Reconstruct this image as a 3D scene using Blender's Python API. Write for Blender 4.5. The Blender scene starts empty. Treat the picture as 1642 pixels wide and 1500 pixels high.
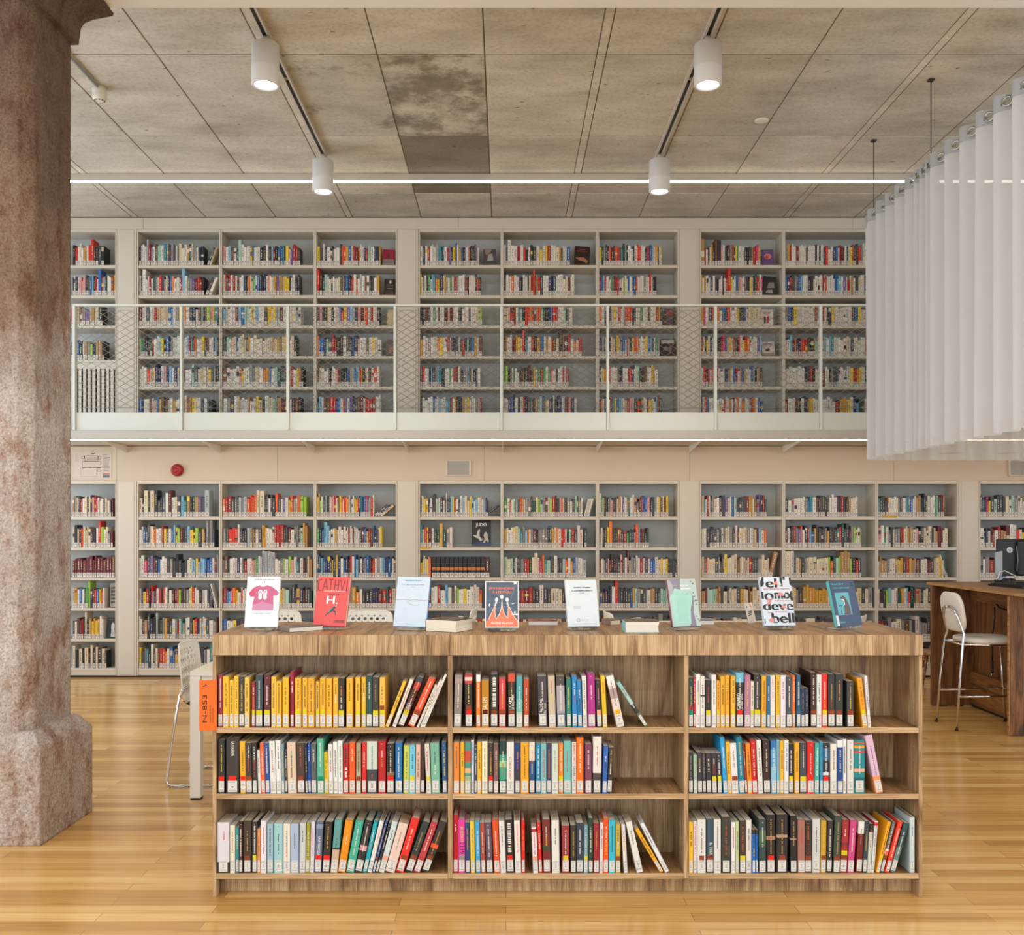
import bpy, math, random
from mathutils import Vector, Matrix, noise
random.seed(7)
R = random.random
U = random.uniform
C = bpy.context.scene.collection
F = 1600.0          # focal length in pixels of the 1642 x 1500 frame
CX, CY = 811.0, 850.0   # principal point (levelled camera with lens shift)
EYE = 1.5

def X(px, y): return (px - CX) * y / F
def Z(py, y): return EYE - (py - CY) * y / F

def lin(c):
    return tuple(((v / 12.92) if v <= 0.04045 else ((v + 0.055) / 1.055) ** 2.4) for v in c)

def hx(s):
    if isinstance(s, (tuple, list)): return tuple(s)
    return tuple(int(s[i:i + 2], 16) / 255 for i in (0, 2, 4))

# ------------------------------------------------------------------ materials
def newmat(name):
    m = bpy.data.materials.new(name); m.use_nodes = True
    nt = m.node_tree
    return m, nt, nt.nodes['Principled BSDF']

def plain(name, col, rough=0.5, metal=0.0, bump=0.0, bscale=200.0, spec=0.5, coat=0.0):
    m, nt, b = newmat(name)
    b.inputs['Base Color'].default_value = (*lin(hx(col)), 1)
    b.inputs['Roughness'].default_value = rough
    b.inputs['Metallic'].default_value = metal
    b.inputs['Specular IOR Level'].default_value = spec
    b.inputs['Coat Weight'].default_value = coat
    g = nt.nodes.new('ShaderNodeNewGeometry')
    n = nt.nodes.new('ShaderNodeTexNoise'); n.inputs['Scale'].default_value = bscale
    n.inputs['Detail'].default_value = 3
    nt.links.new(g.outputs['Position'], n.inputs['Vector'])
    if bump > 0:
        bp = nt.nodes.new('ShaderNodeBump'); bp.inputs['Strength'].default_value = bump
        bp.inputs['Distance'].default_value = 0.002
        nt.links.new(n.outputs['Fac'], bp.inputs['Height'])
        nt.links.new(bp.outputs['Normal'], b.inputs['Normal'])
    if metal < 0.5:
        mr = nt.nodes.new('ShaderNodeMapRange')
        mr.inputs['To Min'].default_value = max(0.05, rough - 0.06); mr.inputs['To Max'].default_value = min(1, rough + 0.06)
        nt.links.new(n.outputs['Fac'], mr.inputs['Value'])
        nt.links.new(mr.outputs['Result'], b.inputs['Roughness'])
    return m

def attr_mat(name, rough, bump=0.0, spec=0.5):
    m, nt, b = newmat(name)
    a = nt.nodes.new('ShaderNodeAttribute'); a.attribute_name = 'Col'
    n = nt.nodes.new('ShaderNodeTexNoise'); n.inputs['Scale'].default_value = 60; n.inputs['Detail'].default_value = 4
    g = nt.nodes.new('ShaderNodeNewGeometry'); nt.links.new(g.outputs['Position'], n.inputs['Vector'])
    mx = nt.nodes.new('ShaderNodeMix'); mx.data_type = 'RGBA'; mx.blend_type = 'MULTIPLY'
    mx.inputs['Factor'].default_value = 0.12
    nt.links.new(a.outputs['Color'], mx.inputs['A']); nt.links.new(n.outputs['Color'], mx.inputs['B'])
    nt.links.new(mx.outputs['Result'], b.inputs['Base Color'])
    b.inputs['Roughness'].default_value = rough
    b.inputs['Specular IOR Level'].default_value = spec
    return m

def ramp(nt, stops):
    r = nt.nodes.new('ShaderNodeValToRGB')
    e = r.color_ramp.elements
    while len(e) < len(stops): e.new(0.5)
    for i, (p, c) in enumerate(stops):
        e[i].position = p; e[i].color = (*lin(hx(c)), 1)
    return r

def wood(name, axis, light, mid, dark, rough=0.45, across=16.0, along=1.1, seed=0.0):
    """grain runs along the named world axis"""
    m, nt, b = newmat(name)
    g = nt.nodes.new('ShaderNodeNewGeometry')
    mp = nt.nodes.new('ShaderNodeMapping')
    s = [across] * 3; s['XYZ'.index(axis)] = along
    mp.inputs['Scale'].default_value = s
    mp.inputs['Location'].default_value = (seed, seed * 1.7, seed * 0.6)
    nt.links.new(g.outputs['Position'], mp.inputs['Vector'])
    n1 = nt.nodes.new('ShaderNodeTexNoise'); n1.inputs['Scale'].default_value = 1.0
    n1.inputs['Detail'].default_value = 8; n1.inputs['Roughness'].default_value = 0.62; n1.inputs['Distortion'].default_value = 1.6
    nt.links.new(mp.outputs['Vector'], n1.inputs['Vector'])
    mp2 = nt.nodes.new('ShaderNodeMapping')
    s2 = [across * 16] * 3; s2['XYZ'.index(axis)] = along * 7
    mp2.inputs['Scale'].default_value = s2
    nt.links.new(g.outputs['Position'], mp2.inputs['Vector'])
    n2 = nt.nodes.new('ShaderNodeTexNoise'); n2.inputs['Scale'].default_value = 1.0; n2.inputs['Detail'].default_value = 3
    nt.links.new(mp2.outputs['Vector'], n2.inputs['Vector'])
    r1 = ramp(nt, [(0.34, dark), (0.45, mid), (0.58, light)])
    nt.links.new(n1.outputs['Fac'], r1.inputs['Fac'])
    r2 = ramp(nt, [(0.36, '94795f'), (0.56, 'ffffff')])
    nt.links.new(n2.outputs['Fac'], r2.inputs['Fac'])
    mx = nt.nodes.new('ShaderNodeMix'); mx.data_type = 'RGBA'; mx.blend_type = 'MULTIPLY'; mx.inputs['Factor'].default_value = 0.55
    nt.links.new(r1.outputs['Color'], mx.inputs['A']); nt.links.new(r2.outputs['Color'], mx.inputs['B'])
    # broad cathedral figure and a few knots
    mp3 = nt.nodes.new('ShaderNodeMapping'); s3 = [across * .42] * 3; s3['XYZ'.index(axis)] = along * 1.6
    mp3.inputs['Scale'].default_value = s3; mp3.inputs['Location'].default_value = (seed + 4, seed, seed + 9)
    nt.links.new(g.outputs['Position'], mp3.inputs['Vector'])
    n3 = nt.nodes.new('ShaderNodeTexNoise'); n3.inputs['Scale'].default_value = 1.0; n3.inputs['Detail'].default_value = 2; n3.inputs['Distortion'].default_value = 2.4
    nt.links.new(mp3.outputs['Vector'], n3.inputs['Vector'])
    r3 = ramp(nt, [(0.26, '8c7560'), (0.35, 'd3c4b2'), (0.5, 'ffffff')])
    nt.links.new(n3.outputs['Fac'], r3.inputs['Fac'])
    mx3 = nt.nodes.new('ShaderNodeMix'); mx3.data_type = 'RGBA'; mx3.blend_type = 'MULTIPLY'; mx3.inputs['Factor'].default_value = 0.6
    nt.links.new(mx.outputs['Result'], mx3.inputs['A']); nt.links.new(r3.outputs['Color'], mx3.inputs['B'])
    nt.links.new(mx3.outputs['Result'], b.inputs['Base Color'])
    b.inputs['Roughness'].default_value = rough
    bp = nt.nodes.new('ShaderNodeBump'); bp.inputs['Strength'].default_value = 0.12; bp.inputs['Distance'].default_value = 0.001
    nt.links.new(n2.outputs['Fac'], bp.inputs['Height']); nt.links.new(bp.outputs['Normal'], b.inputs['Normal'])
    return m

def glow(name, col, strength):
    m = bpy.data.materials.new(name); m.use_nodes = True; nt = m.node_tree
    nt.nodes.clear()
    o = nt.nodes.new('ShaderNodeOutputMaterial'); e = nt.nodes.new('ShaderNodeEmission')
    e.inputs['Color'].default_value = (*lin(hx(col)), 1); e.inputs['Strength'].default_value = strength
    nt.links.new(e.outputs['Emission'], o.inputs['Surface'])
    return m

M = {}
M['book'] = attr_mat('book_cover_stock', 0.42)
M['paper'] = attr_mat('paper_stock', 0.8, spec=0.25)
M['white_metal'] = plain('cream_shelf_enamel', 'd3cbbd', 0.45)
M['shelf_back'] = plain('grey_shelf_enamel', 'bec3c2', 0.55)
M['wall'] = plain('warm_white_paint', 'cfc2b0', 0.7)
M['white'] = plain('white_lacquer', 'e6e6e2', 0.4)
M['rail'] = plain('pale_rail_enamel', 'dfe3da', 0.4)
M['chrome'] = plain('polished_chrome', 'd8d8dc', 0.12, 1.0)
M['steel'] = plain('stainless_cable', 'cfcdc6', 0.3, 1.0)
M['dark_steel'] = plain('dark_steel', '55524e', 0.4, 0.8)
M['black'] = plain('black_plastic', '141415', 0.42)
M['grey_plastic'] = plain('grey_plastic', 'a9adb2', 0.4)
M['white_plastic'] = plain('white_shell_plastic', 'e8e4d8', 0.35)
M['vinyl'] = plain('off_white_vinyl', 'e2dbd0', 0.5, bump=0.08, bscale=900)
M['red_plastic'] = plain('red_alarm_plastic', 'a01418', 0.35)
M['track'] = plain('white_track_enamel', 'c9c2b6', 0.4)
OAK = ('c9ae86', 'b3956f', '85694b')
M['oak_v'] = wood('oak_grain_upright', 'Z', *OAK)
M['oak_d'] = wood('oak_grain_deep', 'Y', 'b48d5e', 'a07a50', '74563a', 0.42, seed=3.3)
M['oak_e'] = wood('oak_grain_edge', 'X', 'cdb088', 'c2a47a', 'a98a62', 0.45, across=22, along=0.7, seed=5.1)
M['desk_v'] = wood('walnut_grain_upright', 'Z', '96693f', '7b5230', '4c321d', 0.45, seed=8.2)
M['desk_x'] = wood('walnut_grain_level', 'Y', 'a37242', '885c33', '573a20', 0.45, seed=9.9)
M['desk_edge'] = wood('desk_edge_band', 'Y', 'c79a62', 'b98b52', '9c7242', 0.4, across=30)

# ------------------------------------------------------------------ mesh builder
class MB:
    def __init__(s): s.v = []; s.f = []; s.c = []; s.sm = []
    def add(s, vs, fs, col='ffffff', smooth=False, mat=None):
        b = len(s.v)
        s.v += [tuple(mat @ Vector(p)) if mat is not None else tuple(p) for p in vs]
        cl = lin(hx(col))
        for f in fs:
            s.f.append([b + i for i in f]); s.c.append(cl); s.sm.append(smooth)
        return s
    def box(s, x0, x1, y0, y1, z0, z1, col='ffffff', mat=None):
        return s.add([(x0, y0, z0), (x1, y0, z0), (x1, y1, z0), (x0, y1, z0), (x0, y0, z1), (x1, y0, z1), (x1, y1, z1), (x0, y1, z1)],
                     [(0, 3, 2, 1), (4, 5, 6, 7), (0, 1, 5, 4), (1, 2, 6, 5), (2, 3, 7, 6), (3, 0, 4, 7)], col, False, mat)
    def bbox(s, x0, x1, y0, y1, z0, z1, c=0.004, col='ffffff', mat=None):
        """box with chamfered edges"""
        c = min(c, (x1 - x0) * .45, (y1 - y0) * .45, (z1 - z0) * .45)
        vs = []; 
        for sz, zz in ((0, z0), (1, z1)):
            zi = zz + c if sz == 0 else zz - c
            ring_in = [(x0 + c, y0 + c, zz), (x1 - c, y0 + c, zz), (x1 - c, y1 - c, zz), (x0 + c, y1 - c, zz)]
            ring_out = [(x0 + c, y0, zi), (x1 - c, y0, zi), (x1, y0 + c, zi), (x1, y1 - c, zi), (x1 - c, y1, zi), (x0 + c, y1, zi), (x0, y1 - c, zi), (x0, y0 + c, zi)]
            vs += ring_in + ring_out
        fs = [(3, 2, 1, 0), (12, 13, 14, 15)]
        for o, fl in ((0, 0), (12, 1)):
            q = [(0, 1, 5, 4), (1, 2, 7, 6), (2, 3, 9, 8), (3, 0, 11, 10), (1, 6, 5), (2, 8, 7), (3, 10, 9), (0, 4, 11)]
            for a in q:
                a = tuple(o + i for i in a)
                fs.append(a if not fl else a[::-1])
        for i in range(8):
            j = (i + 1) % 8
            fs.append((4 + i, 4 + j, 16 + j, 16 + i))
        # fix winding of the lower chamfers
        return s.add(vs, fs, col, False, mat)
    def prism(s, poly, y0, y1, col='ffffff', axis='Y', mat=None, smooth=False):
        """extrude a 2D polygon (counter-clockwise seen from -axis) between two depths"""
        n = len(poly)
        def pt(a, b, d): return {'Y': (a, d, b), 'Z': (a, b, d), 'X': (d, a, b)}[axis]
        vs = [pt(a, b, y0) for a, b in poly] + [pt(a, b, y1) for a, b in poly]
        fs = [tuple(range(n)), tuple(range(2 * n - 1, n - 1, -1))]
        s.add(vs, fs, col, False, mat)
        b = len(s.v) - 2 * n
        cl = lin(hx(col))
        for i in range(n):
            j = (i + 1) % n
            s.f.append([b + j, b + i, b + n + i, b + n + j]); s.c.append(cl); s.sm.append(smooth)
        return s
    def tube(s, pts, r, n=8, col='ffffff', closed=False, caps=True, mat=None):
        pts = [Vector(p) for p in pts]; m = len(pts); vs = []; up = None
        for i, p in enumerate(pts):
            a = pts[(i - 1) % m] if (i > 0 or closed) else p
            b = pts[(i + 1) % m] if (i < m - 1 or closed) else p
            t = (b - a).normalized()
            if up is None:
                up = Vector((0, 0, 1)) if abs(t.z) < 0.9 else Vector((1, 0, 0))
            sd = t.cross(up).normalized(); up = sd.cross(t).normalized()
            for k in range(n):
                an = 2 * math.pi * k / n
                vs.append(p + (sd * math.cos(an) + up * math.sin(an)) * r)
        fs = []
        for i in range(m if closed else m - 1):
            for k in range(n):
                a = i * n + k; b = i * n + (k + 1) % n; c = ((i + 1) % m) * n + (k + 1) % n; d = ((i + 1) % m) * n + k
                fs.append((a, d, c, b))
        if caps and not closed:
            fs.append(tuple(range(n))); fs.append(tuple((m - 1) * n + k for k in range(n - 1, -1, -1)))
        return s.add(vs, fs, col, n > 4, mat)
    def lathe(s, prof, n=24, col='ffffff', mat=None):
        """profile of (radius, z) pairs turned about Z"""
        vs = []; fs = []
        for r, z in prof:
            for k in range(n):
                a = 2 * math.pi * k / n
                vs.append((r * math.cos(a), r * math.sin(a), z))
        for i in range(len(prof) - 1):
            for k in range(n):
                a = i * n + k; b = i * n + (k + 1) % n
                fs.append((a, b, b + n, a + n))
        return s.add(vs, fs, col, True, mat)
    def build(s, name, mat, parent=None, loc=None):
        me = bpy.data.meshes.new(name)
        me.from_pydata(s.v, [], s.f)
        me.polygons.foreach_set('use_smooth', s.sm)
        ca = me.color_attributes.new('Col', 'FLOAT_COLOR', 'CORNER')
        buf = []
        for p, c in zip(me.polygons, s.c): buf += [c[0], c[1], c[2], 1.0] * p.loop_total
        ca.data.foreach_set('color', buf)
        me.materials.append(mat)
        me.update()
        o = bpy.data.objects.new(name, me); C.objects.link(o)
        if loc is not None: o.location = loc
        if parent is not None: o.parent = parent
        return o

_tc = {}
def glyphs(body):
    """flat letter mesh (x right, y up) of unit size, centred; vertices, faces, width"""
    if body in _tc: return _tc[body]
    cu = bpy.data.curves.new('lettering_source', 'FONT'); cu.body = body; cu.size = 1.0
    cu.align_x = 'CENTER'; cu.align_y = 'CENTER'; cu.resolution_u = 3
    ob = bpy.data.objects.new('lettering_source', cu)
    me = ob.to_mesh()
    vs = [tuple(v.co) for v in me.vertices]; fs = [tuple(p.vertices) for p in me.polygons]
    ob.to_mesh_clear(); bpy.data.objects.remove(ob); bpy.data.curves.remove(cu)
    w = (max(v[0] for v in vs) - min(v[0] for v in vs)) if vs else 1
    h = (max(v[1] for v in vs) - min(v[1] for v in vs)) if vs else 1
    _tc[body] = (vs, fs, w, h)
    return _tc[body]

def letters(mb, body, cx, cz, y, col, height=None, width=None, rot=0, mat=None, bold=0.0, maxw=None):
    """letters standing in the XZ plane facing -Y at depth y"""
    vs, fs, w, h = glyphs(body)
    sy = (height / h) if height else None
    sx = (width / w) if width else None
    if sx is None: sx = sy
    if sy is None: sy = sx
    if maxw and w * sx > maxw: sx = maxw / w
    a = math.radians(rot); ca, sa = math.cos(a), math.sin(a)
    for dx in ((0,) if not bold else (-bold, bold)):
        pts = []
        for x, z, _ in vs:
            px, pz = x * sx + dx, z * sy
            pts.append((cx + px * ca - pz * sa, y - (0.0001 if dx > 0 else 0), cz + px * sa + pz * ca))
        mb.add(pts, fs, col, False, mat)

def thing(name, label, cat, loc=(0, 0, 0), rot=(0, 0, 0), group=None):
    o = bpy.data.objects.new(name, None); C.objects.link(o)
    o.empty_display_size = 0.05
    o.location = loc; o.rotation_euler = rot
    o['label'] = label; o['category'] = cat
    if group: o['group'] = group
    return o
def tag(o, label, cat, group=None, kind=None):
    o['label'] = label; o['category'] = cat
    if group: o['group'] = group
    if kind: o['kind'] = kind
    return o
def struct(o, label=None):
    o['kind'] = 'structure'
    if label: o['label'] = label
    return o
def copy_thing(root, loc, rotz, label):
    r = root.copy(); C.objects.link(r); r.location = loc; r.rotation_euler = (0, 0, rotz); r['label'] = label
    for ch in list(root.children):
        c = ch.copy(); C.objects.link(c); c.parent = r
        for g in list(ch.children):
            d = g.copy(); C.objects.link(d); d.parent = c
    return r
P_BACK, P_LEFT, P_LEFT2, P_RIGHT, P_RIGHT2, P_TOP, P_SPOT, EXPO = 80, 115, 76, 80, 24, 110, 70, -0.06
# ------------------------------------------------------------------ room shell
YW = 10.13            # plane of the shelf fronts
YB = 10.42            # wall behind the shelves
ZC = 4.68             # underside of the concrete ceiling
KW = YW / F           # metres per pixel on the shelf plane
def WX(px): return (px - CX) * KW
def WZ(py): return EYE - (py - CY) * KW
XL, XR, YN = -5.6, 7.2, -5.0

# floor: strip parquet, strips along X
m, nt, b = newmat('oak_strip_parquet')
g = nt.nodes.new('ShaderNodeNewGeometry')
br = nt.nodes.new('ShaderNodeTexBrick')
br.inputs['Scale'].default_value = 1.0
br.inputs['Brick Width'].default_value = 1.15; br.inputs['Row Height'].default_value = 0.083
br.inputs['Mortar Size'].default_value = 0.0009; br.inputs['Mortar Smooth'].default_value = 0.1
br.offset = 0.37; br.squash = 1.0
br.inputs['Color1'].default_value = (0, 0, 0, 1); br.inputs['Color2'].default_value = (1, 1, 1, 1)
br.inputs['Mortar'].default_value = (0.0, 0.0, 0.0, 1)
nt.links.new(g.outputs['Position'], br.inputs['Vector'])
rp = ramp(nt, [(0.0, 'ba8c4c'), (0.3, 'cea05a'), (0.65, 'd8ad68'), (1.0, 'e2bc7a')])
nt.links.new(br.outputs['Color'], rp.inputs['Fac'])
mp = nt.nodes.new('ShaderNodeMapping'); mp.inputs['Scale'].default_value = (1.6, 42, 1)
nt.links.new(g.outputs['Position'], mp.inputs['Vector'])
n1 = nt.nodes.new('ShaderNodeTexNoise'); n1.inputs['Scale'].default_value = 1; n1.inputs['Detail'].default_value = 7; n1.inputs['Distortion'].default_value = 1.0
nt.links.new(mp.outputs['Vector'], n1.inputs['Vector'])
rg = ramp(nt, [(0.3, 'cfaa80'), (0.55, 'ffffff')])
nt.links.new(n1.outputs['Fac'], rg.inputs['Fac'])
mx = nt.nodes.new('ShaderNodeMix'); mx.data_type = 'RGBA'; mx.blend_type = 'MULTIPLY'; mx.inputs['Factor'].default_value = 0.5
nt.links.new(rp.outputs['Color'], mx.inputs['A']); nt.links.new(rg.outputs['Color'], mx.inputs['B'])
md = nt.nodes.new('ShaderNodeMix'); md.data_type = 'RGBA'
nt.links.new(br.outputs['Fac'], md.inputs['Factor'])
nt.links.new(mx.outputs['Result'], md.inputs['A']); md.inputs['B'].default_value = (*lin(hx('6d4524')), 1)
nt.links.new(md.outputs['Result'], b.inputs['Base Color'])
n3 = nt.nodes.new('ShaderNodeTexNoise'); n3.inputs['Scale'].default_value = 2.3; n3.inputs['Detail'].default_value = 4
nt.links.new(g.outputs['Position'], n3.inputs['Vector'])
mr = nt.nodes.new('ShaderNodeMapRange'); mr.inputs['To Min'].default_value = 0.13; mr.inputs['To Max'].default_value = 0.26
nt.links.new(n3.outputs['Fac'], mr.inputs['Value']); nt.links.new(mr.outputs['Result'], b.inputs['Roughness'])
bp = nt.nodes.new('ShaderNodeBump'); bp.inputs['Strength'].default_value = 0.05; bp.inputs['Distance'].default_value = 0.002
nt.links.new(n1.outputs['Fac'], bp.inputs['Height']); nt.links.new(bp.outputs['Normal'], b.inputs['Normal'])
M['floor'] = m
struct(MB().box(XL, XR, YN, YB + .3, -0.12, 0.0).build('floor', M['floor']), 'glossy honey oak strip floor')

# ceiling: board-marked concrete, cast in panels with open joints
m, nt, b = newmat('cast_concrete')
g = nt.nodes.new('ShaderNodeNewGeometry')
a = nt.nodes.new('ShaderNodeAttribute'); a.attribute_name = 'Col'
n1 = nt.nodes.new('ShaderNodeTexNoise'); n1.inputs['Scale'].default_value = 2.2; n1.inputs['Detail'].default_value = 9; n1.inputs['Roughness'].default_value = 0.6
mp = nt.nodes.new('ShaderNodeMapping'); mp.inputs['Scale'].default_value = (0.7, 1.6, 1)
nt.links.new(g.outputs['Position'], mp.inputs['Vector']); nt.links.new(mp.outputs['Vector'], n1.inputs['Vector'])
r1 = ramp(nt, [(0.28, 'b0aa9c'), (0.46, 'c8c3b6'), (0.62, 'd6d1c5'), (0.8, 'e0dcd1')])
nt.links.new(n1.outputs['Fac'], r1.inputs['Fac'])
vo = nt.nodes.new('ShaderNodeTexVoronoi'); vo.inputs['Scale'].default_value = 4.0
mpv = nt.nodes.new('ShaderNodeMapping'); mpv.inputs['Scale'].default_value = (1, 2.2, 1); mpv.inputs['Rotation'].default_value = (0, 0, 0.5)
nw = nt.nodes.new('ShaderNodeTexNoise'); nw.inputs['Scale'].default_value = 9; nw.inputs['Detail'].default_value = 4
nt.links.new(g.outputs['Position'], nw.inputs['Vector'])
va = nt.nodes.new('ShaderNodeVectorMath'); va.operation = 'MULTIPLY_ADD'; va.inputs[1].default_value = (.12, .12, .12)
nt.links.new(nw.outputs['Color'], va.inputs[0]); nt.links.new(g.outputs['Position'], va.inputs[2])
nt.links.new(va.outputs['Vector'], mpv.inputs['Vector']); nt.links.new(mpv.outputs['Vector'], vo.inputs['Vector'])
rv = ramp(nt, [(0.045, '6c614f'), (0.075, 'ffffff')])
nt.links.new(vo.outputs['Distance'], rv.inputs['Fac'])
n4 = nt.nodes.new('ShaderNodeTexNoise'); n4.inputs['Scale'].default_value = 38; n4.inputs['Detail'].default_value = 6
nt.links.new(g.outputs['Position'], n4.inputs['Vector'])
r4 = ramp(nt, [(0.3, 'b5aa94'), (0.52, 'ffffff')]); nt.links.new(n4.outputs['Fac'], r4.inputs['Fac'])
# damp stained areas: panels carry a stain amount in the red channel of "Col"; the edge of the stain is ragged
sep = nt.nodes.new('ShaderNodeSeparateColor'); nt.links.new(a.outputs['Color'], sep.inputs['Color'])
n5 = nt.nodes.new('ShaderNodeTexNoise'); n5.inputs['Scale'].default_value = 3.0; n5.inputs['Detail'].default_value = 8; n5.inputs['Roughness'].default_value = 0.7
nt.links.new(g.outputs['Position'], n5.inputs['Vector'])
ad = nt.nodes.new('ShaderNodeMath'); ad.operation = 'ADD'
nt.links.new(sep.outputs['Red'], ad.inputs[0]); nt.links.new(n5.outputs['Fac'], ad.inputs[1])
r5 = ramp(nt, [(0.72, 'ffffff'), (0.86, 'a09788'), (1.0, '8f8678')]); nt.links.new(ad.outputs['Value'], r5.inputs['Fac'])
def mul(A, B, f):
    x = nt.nodes.new('ShaderNodeMix'); x.data_type = 'RGBA'; x.blend_type = 'MULTIPLY'; x.inputs['Factor'].default_value = f
    nt.links.new(A, x.inputs['A']); nt.links.new(B, x.inputs['B']); return x.outputs['Result']
c = mul(r1.outputs['Color'], rv.outputs['Color'], 0.75)
c = mul(c, r4.outputs['Color'], 0.3)
c = mul(c, r5.outputs['Color'], 0.8)
tone = nt.nodes.new('ShaderNodeMapRange'); tone.inputs['To Min'].default_value = 0.82; tone.inputs['To Max'].default_value = 1.06
nt.links.new(sep.outputs['Green'], tone.inputs['Value'])
vm = nt.nodes.new('ShaderNodeVectorMath'); vm.operation = 'SCALE'
nt.links.new(c, vm.inputs[0]); nt.links.new(tone.outputs['Result'], vm.inputs['Scale'])
nt.links.new(vm.outputs['Vector'], b.inputs['Base Color']); b.inputs['Roughness'].default_value = 0.85
bp = nt.nodes.new('ShaderNodeBump'); bp.inputs['Strength'].default_value = 0.25; bp.inputs['Distance'].default_value = 0.004
nt.links.new(n4.outputs['Fac'], bp.inputs['Height']); nt.links.new(bp.outputs['Normal'], b.inputs['Normal'])
M['concrete'] = m
M['joint'] = plain('dark_joint_concrete', '7d7362', 0.95, bump=0.4, bscale=60)  # darker concrete backing the open joints
xs = [XL - .2, -4.55, -3.80, -3.05, -2.336, -1.62, -.861, -.14, .61, 1.355, 2.057, 2.82, 3.55, 4.29, 5.03, 5.76, 6.5, XR + .2]
ys = [5.30, 6.68, 8.06, 9.43, YB + .3]
mb = MB()
for i in range(len(xs) - 1):
    for j in range(len(ys) - 1):
        stain = 0.0
        if i == 6 and j == 2: stain = 0.62
        if i == 6 and j == 1: stain = 0.3
        elif R() < .3: stain = U(.05, .18)
        tone_v = U(.15, .95)
        gx = .0035 if i % 3 else .005
        x0, x1, y0, y1 = xs[i] + gx, xs[i + 1] - gx, ys[j] + .008, ys[j + 1] - .008
        if xs[i] in (-3.80, -1.62, .61, 2.82):       # narrow filler strip beside every third joint
            k0 = len(mb.c)
            mb.bbox(x0, x0 + .055, y0, y1, ZC, ZC + .05, .003)
            for k in range(k0, len(mb.c)): mb.c[k] = (0.0, 0.95, 0)
            x0 += .063
        k0 = len(mb.c)
        mb.bbox(x0, x1, y0, y1, ZC, ZC + .05, .003)
        for k in range(k0, len(mb.c)): mb.c[k] = (stain, tone_v, 0)
ceil = struct(mb.build('ceiling', M['concrete']), 'raw concrete ceiling cast in panels')
struct(MB().box(XL, XR, 5.2, YB + .3, ZC + .008, ZC + .2).build('ceiling_joint', M['joint'])).parent = ceil
struct(MB().box(XL, XR, YN, 4.9, ZC, ZC + .2).build('ceiling_front', M['wall']), 'white ceiling on the near side of the beam')
struct(MB().bbox(XL, XR, 4.62, 5.30, 4.271, ZC + .1, .006).build('ceiling_beam', M['white']), 'white beam across the top of the picture')

# walls
struct(MB().box(XL - .2, XR + .2, YB, YB + .2, -.1, ZC + .1).build('wall_back', M['wall']), 'warm white wall behind the bookshelves')
LWIN = ((-3.6, -1.4), (-.6, 1.6), (2.4, 4.6), (5.5, 7.5), (7.9, 9.9))  # the two farthest openings are added to light the ceiling from the side
ADDED_RWIN = ((-3.6, -1.4), (-.6, 1.6), (2.4, 4.4), (5.6, 7.4), (7.9, 9.7))  # unseen right-wall openings, added to light the curtain from behind
def side_wall(xa, xb, wins):
    w_ = MB(); y = YN
    for y0, y1 in wins:
        w_.box(xa, xb, y, y0, -.1, ZC + .1); w_.box(xa, xb, y0, y1, -.1, .5); w_.box(xa, xb, y0, y1, 4.1, ZC + .1); y = y1
    w_.box(xa, xb, y, YB + .2, -.1, ZC + .1)
    return w_
wl = side_wall(XL - .2, XL, LWIN)                     # left wall with tall window openings
struct(side_wall(XR, XR + .2, ADDED_RWIN).build('wall_right', M['wall']))
struct(wl.build('wall_left', M['wall']))
wn = MB()
ops = ((-4.9, -2.7), (-1.9, .3), (1.1, 3.3), (4.1, 6.3))
px = XL - .2
for a0, a1 in ops:
    wn.box(px, a0, YN - .2, YN, -.1, ZC + .1); px = a1
    wn.box(a0, a1, YN - .2, YN, -.1, .35); wn.box(a0, a1, YN - .2, YN, 4.1, ZC + .1)
wn.box(px, XR + .2, YN - .2, YN, -.1, ZC + .1)
struct(wn.build('wall_front', M['wall']))
def window_frame(n, horizontal, a0, a1, z0, z1, fixed):
    f = MB()
    def bar(u0, u1, w0, w1):
        if horizontal: f.box(u0, u1, fixed - .14, fixed - .08, w0, w1)
        else: f.box(fixed - .14, fixed - .08, u0, u1, w0, w1)
    bar(a0, a0 + .06, z0, z1); bar(a1 - .06, a1, z0, z1); bar(a0, a1, z0, z0 + .06); bar(a0, a1, z1 - .06, z1)
    mid = (a0 + a1) / 2
    bar(mid - .03, mid + .03, z0, z1); bar(a0, a1, z0 + 2.1, z0 + 2.16)
    struct(f.build('window_%d' % n, M['white']))
k = 1
for a0, a1 in ops: window_frame(k, True, a0, a1, .35, 4.1, YN); k += 1
for y0, y1 in LWIN: window_frame(k, False, y0, y1, .5, 4.1, XL); k += 1
for y0, y1 in ADDED_RWIN: window_frame(k, False, y0, y1, .5, 4.1, XR + .2); k += 1  # frames for the added right-wall openings

# pilasters and bands of the built-in shelf wall
UNITS = [(20, 187), (219.5, 353.5), (353.5, 505), (505, 637), (671, 805), (805, 958.5), (958.5, 1089), (1122, 1257), (1257, 1406), (1406, 1537), (1570, 1705)]
PIL = [(187, 219.5), (637, 671), (1089, 1122), (1537, 1570)]
ZLT = WZ(771)          # top of the lower shelf units
ZB0, ZB1 = 2.35, 2.434 # balcony slab
ZUT = WZ(367)          # top of the upper units
tn = 1
for a0, a1 in PIL:
    t = MB()
    for z0, z1 in ((0.018, ZLT), (ZB1, ZUT)):
        t.bbox(WX(a0) + .002, WX(a1) - .002, YW - .002, YB, z0, z1, .003)
        t.bbox(WX(a0) + .026, WX(a1) - .026, YW - .007, YW, z0 + .01, z1 - .01, .002)
    struct(t.build('trim_%d' % tn, M['white_metal']), 'cream pilaster between shelf bays'); tn += 1
t = MB(); edges = [XL, WX(-60), WX(187), WX(445), WX(777), WX(1106), WX(1433), WX(1705), XR]
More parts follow.
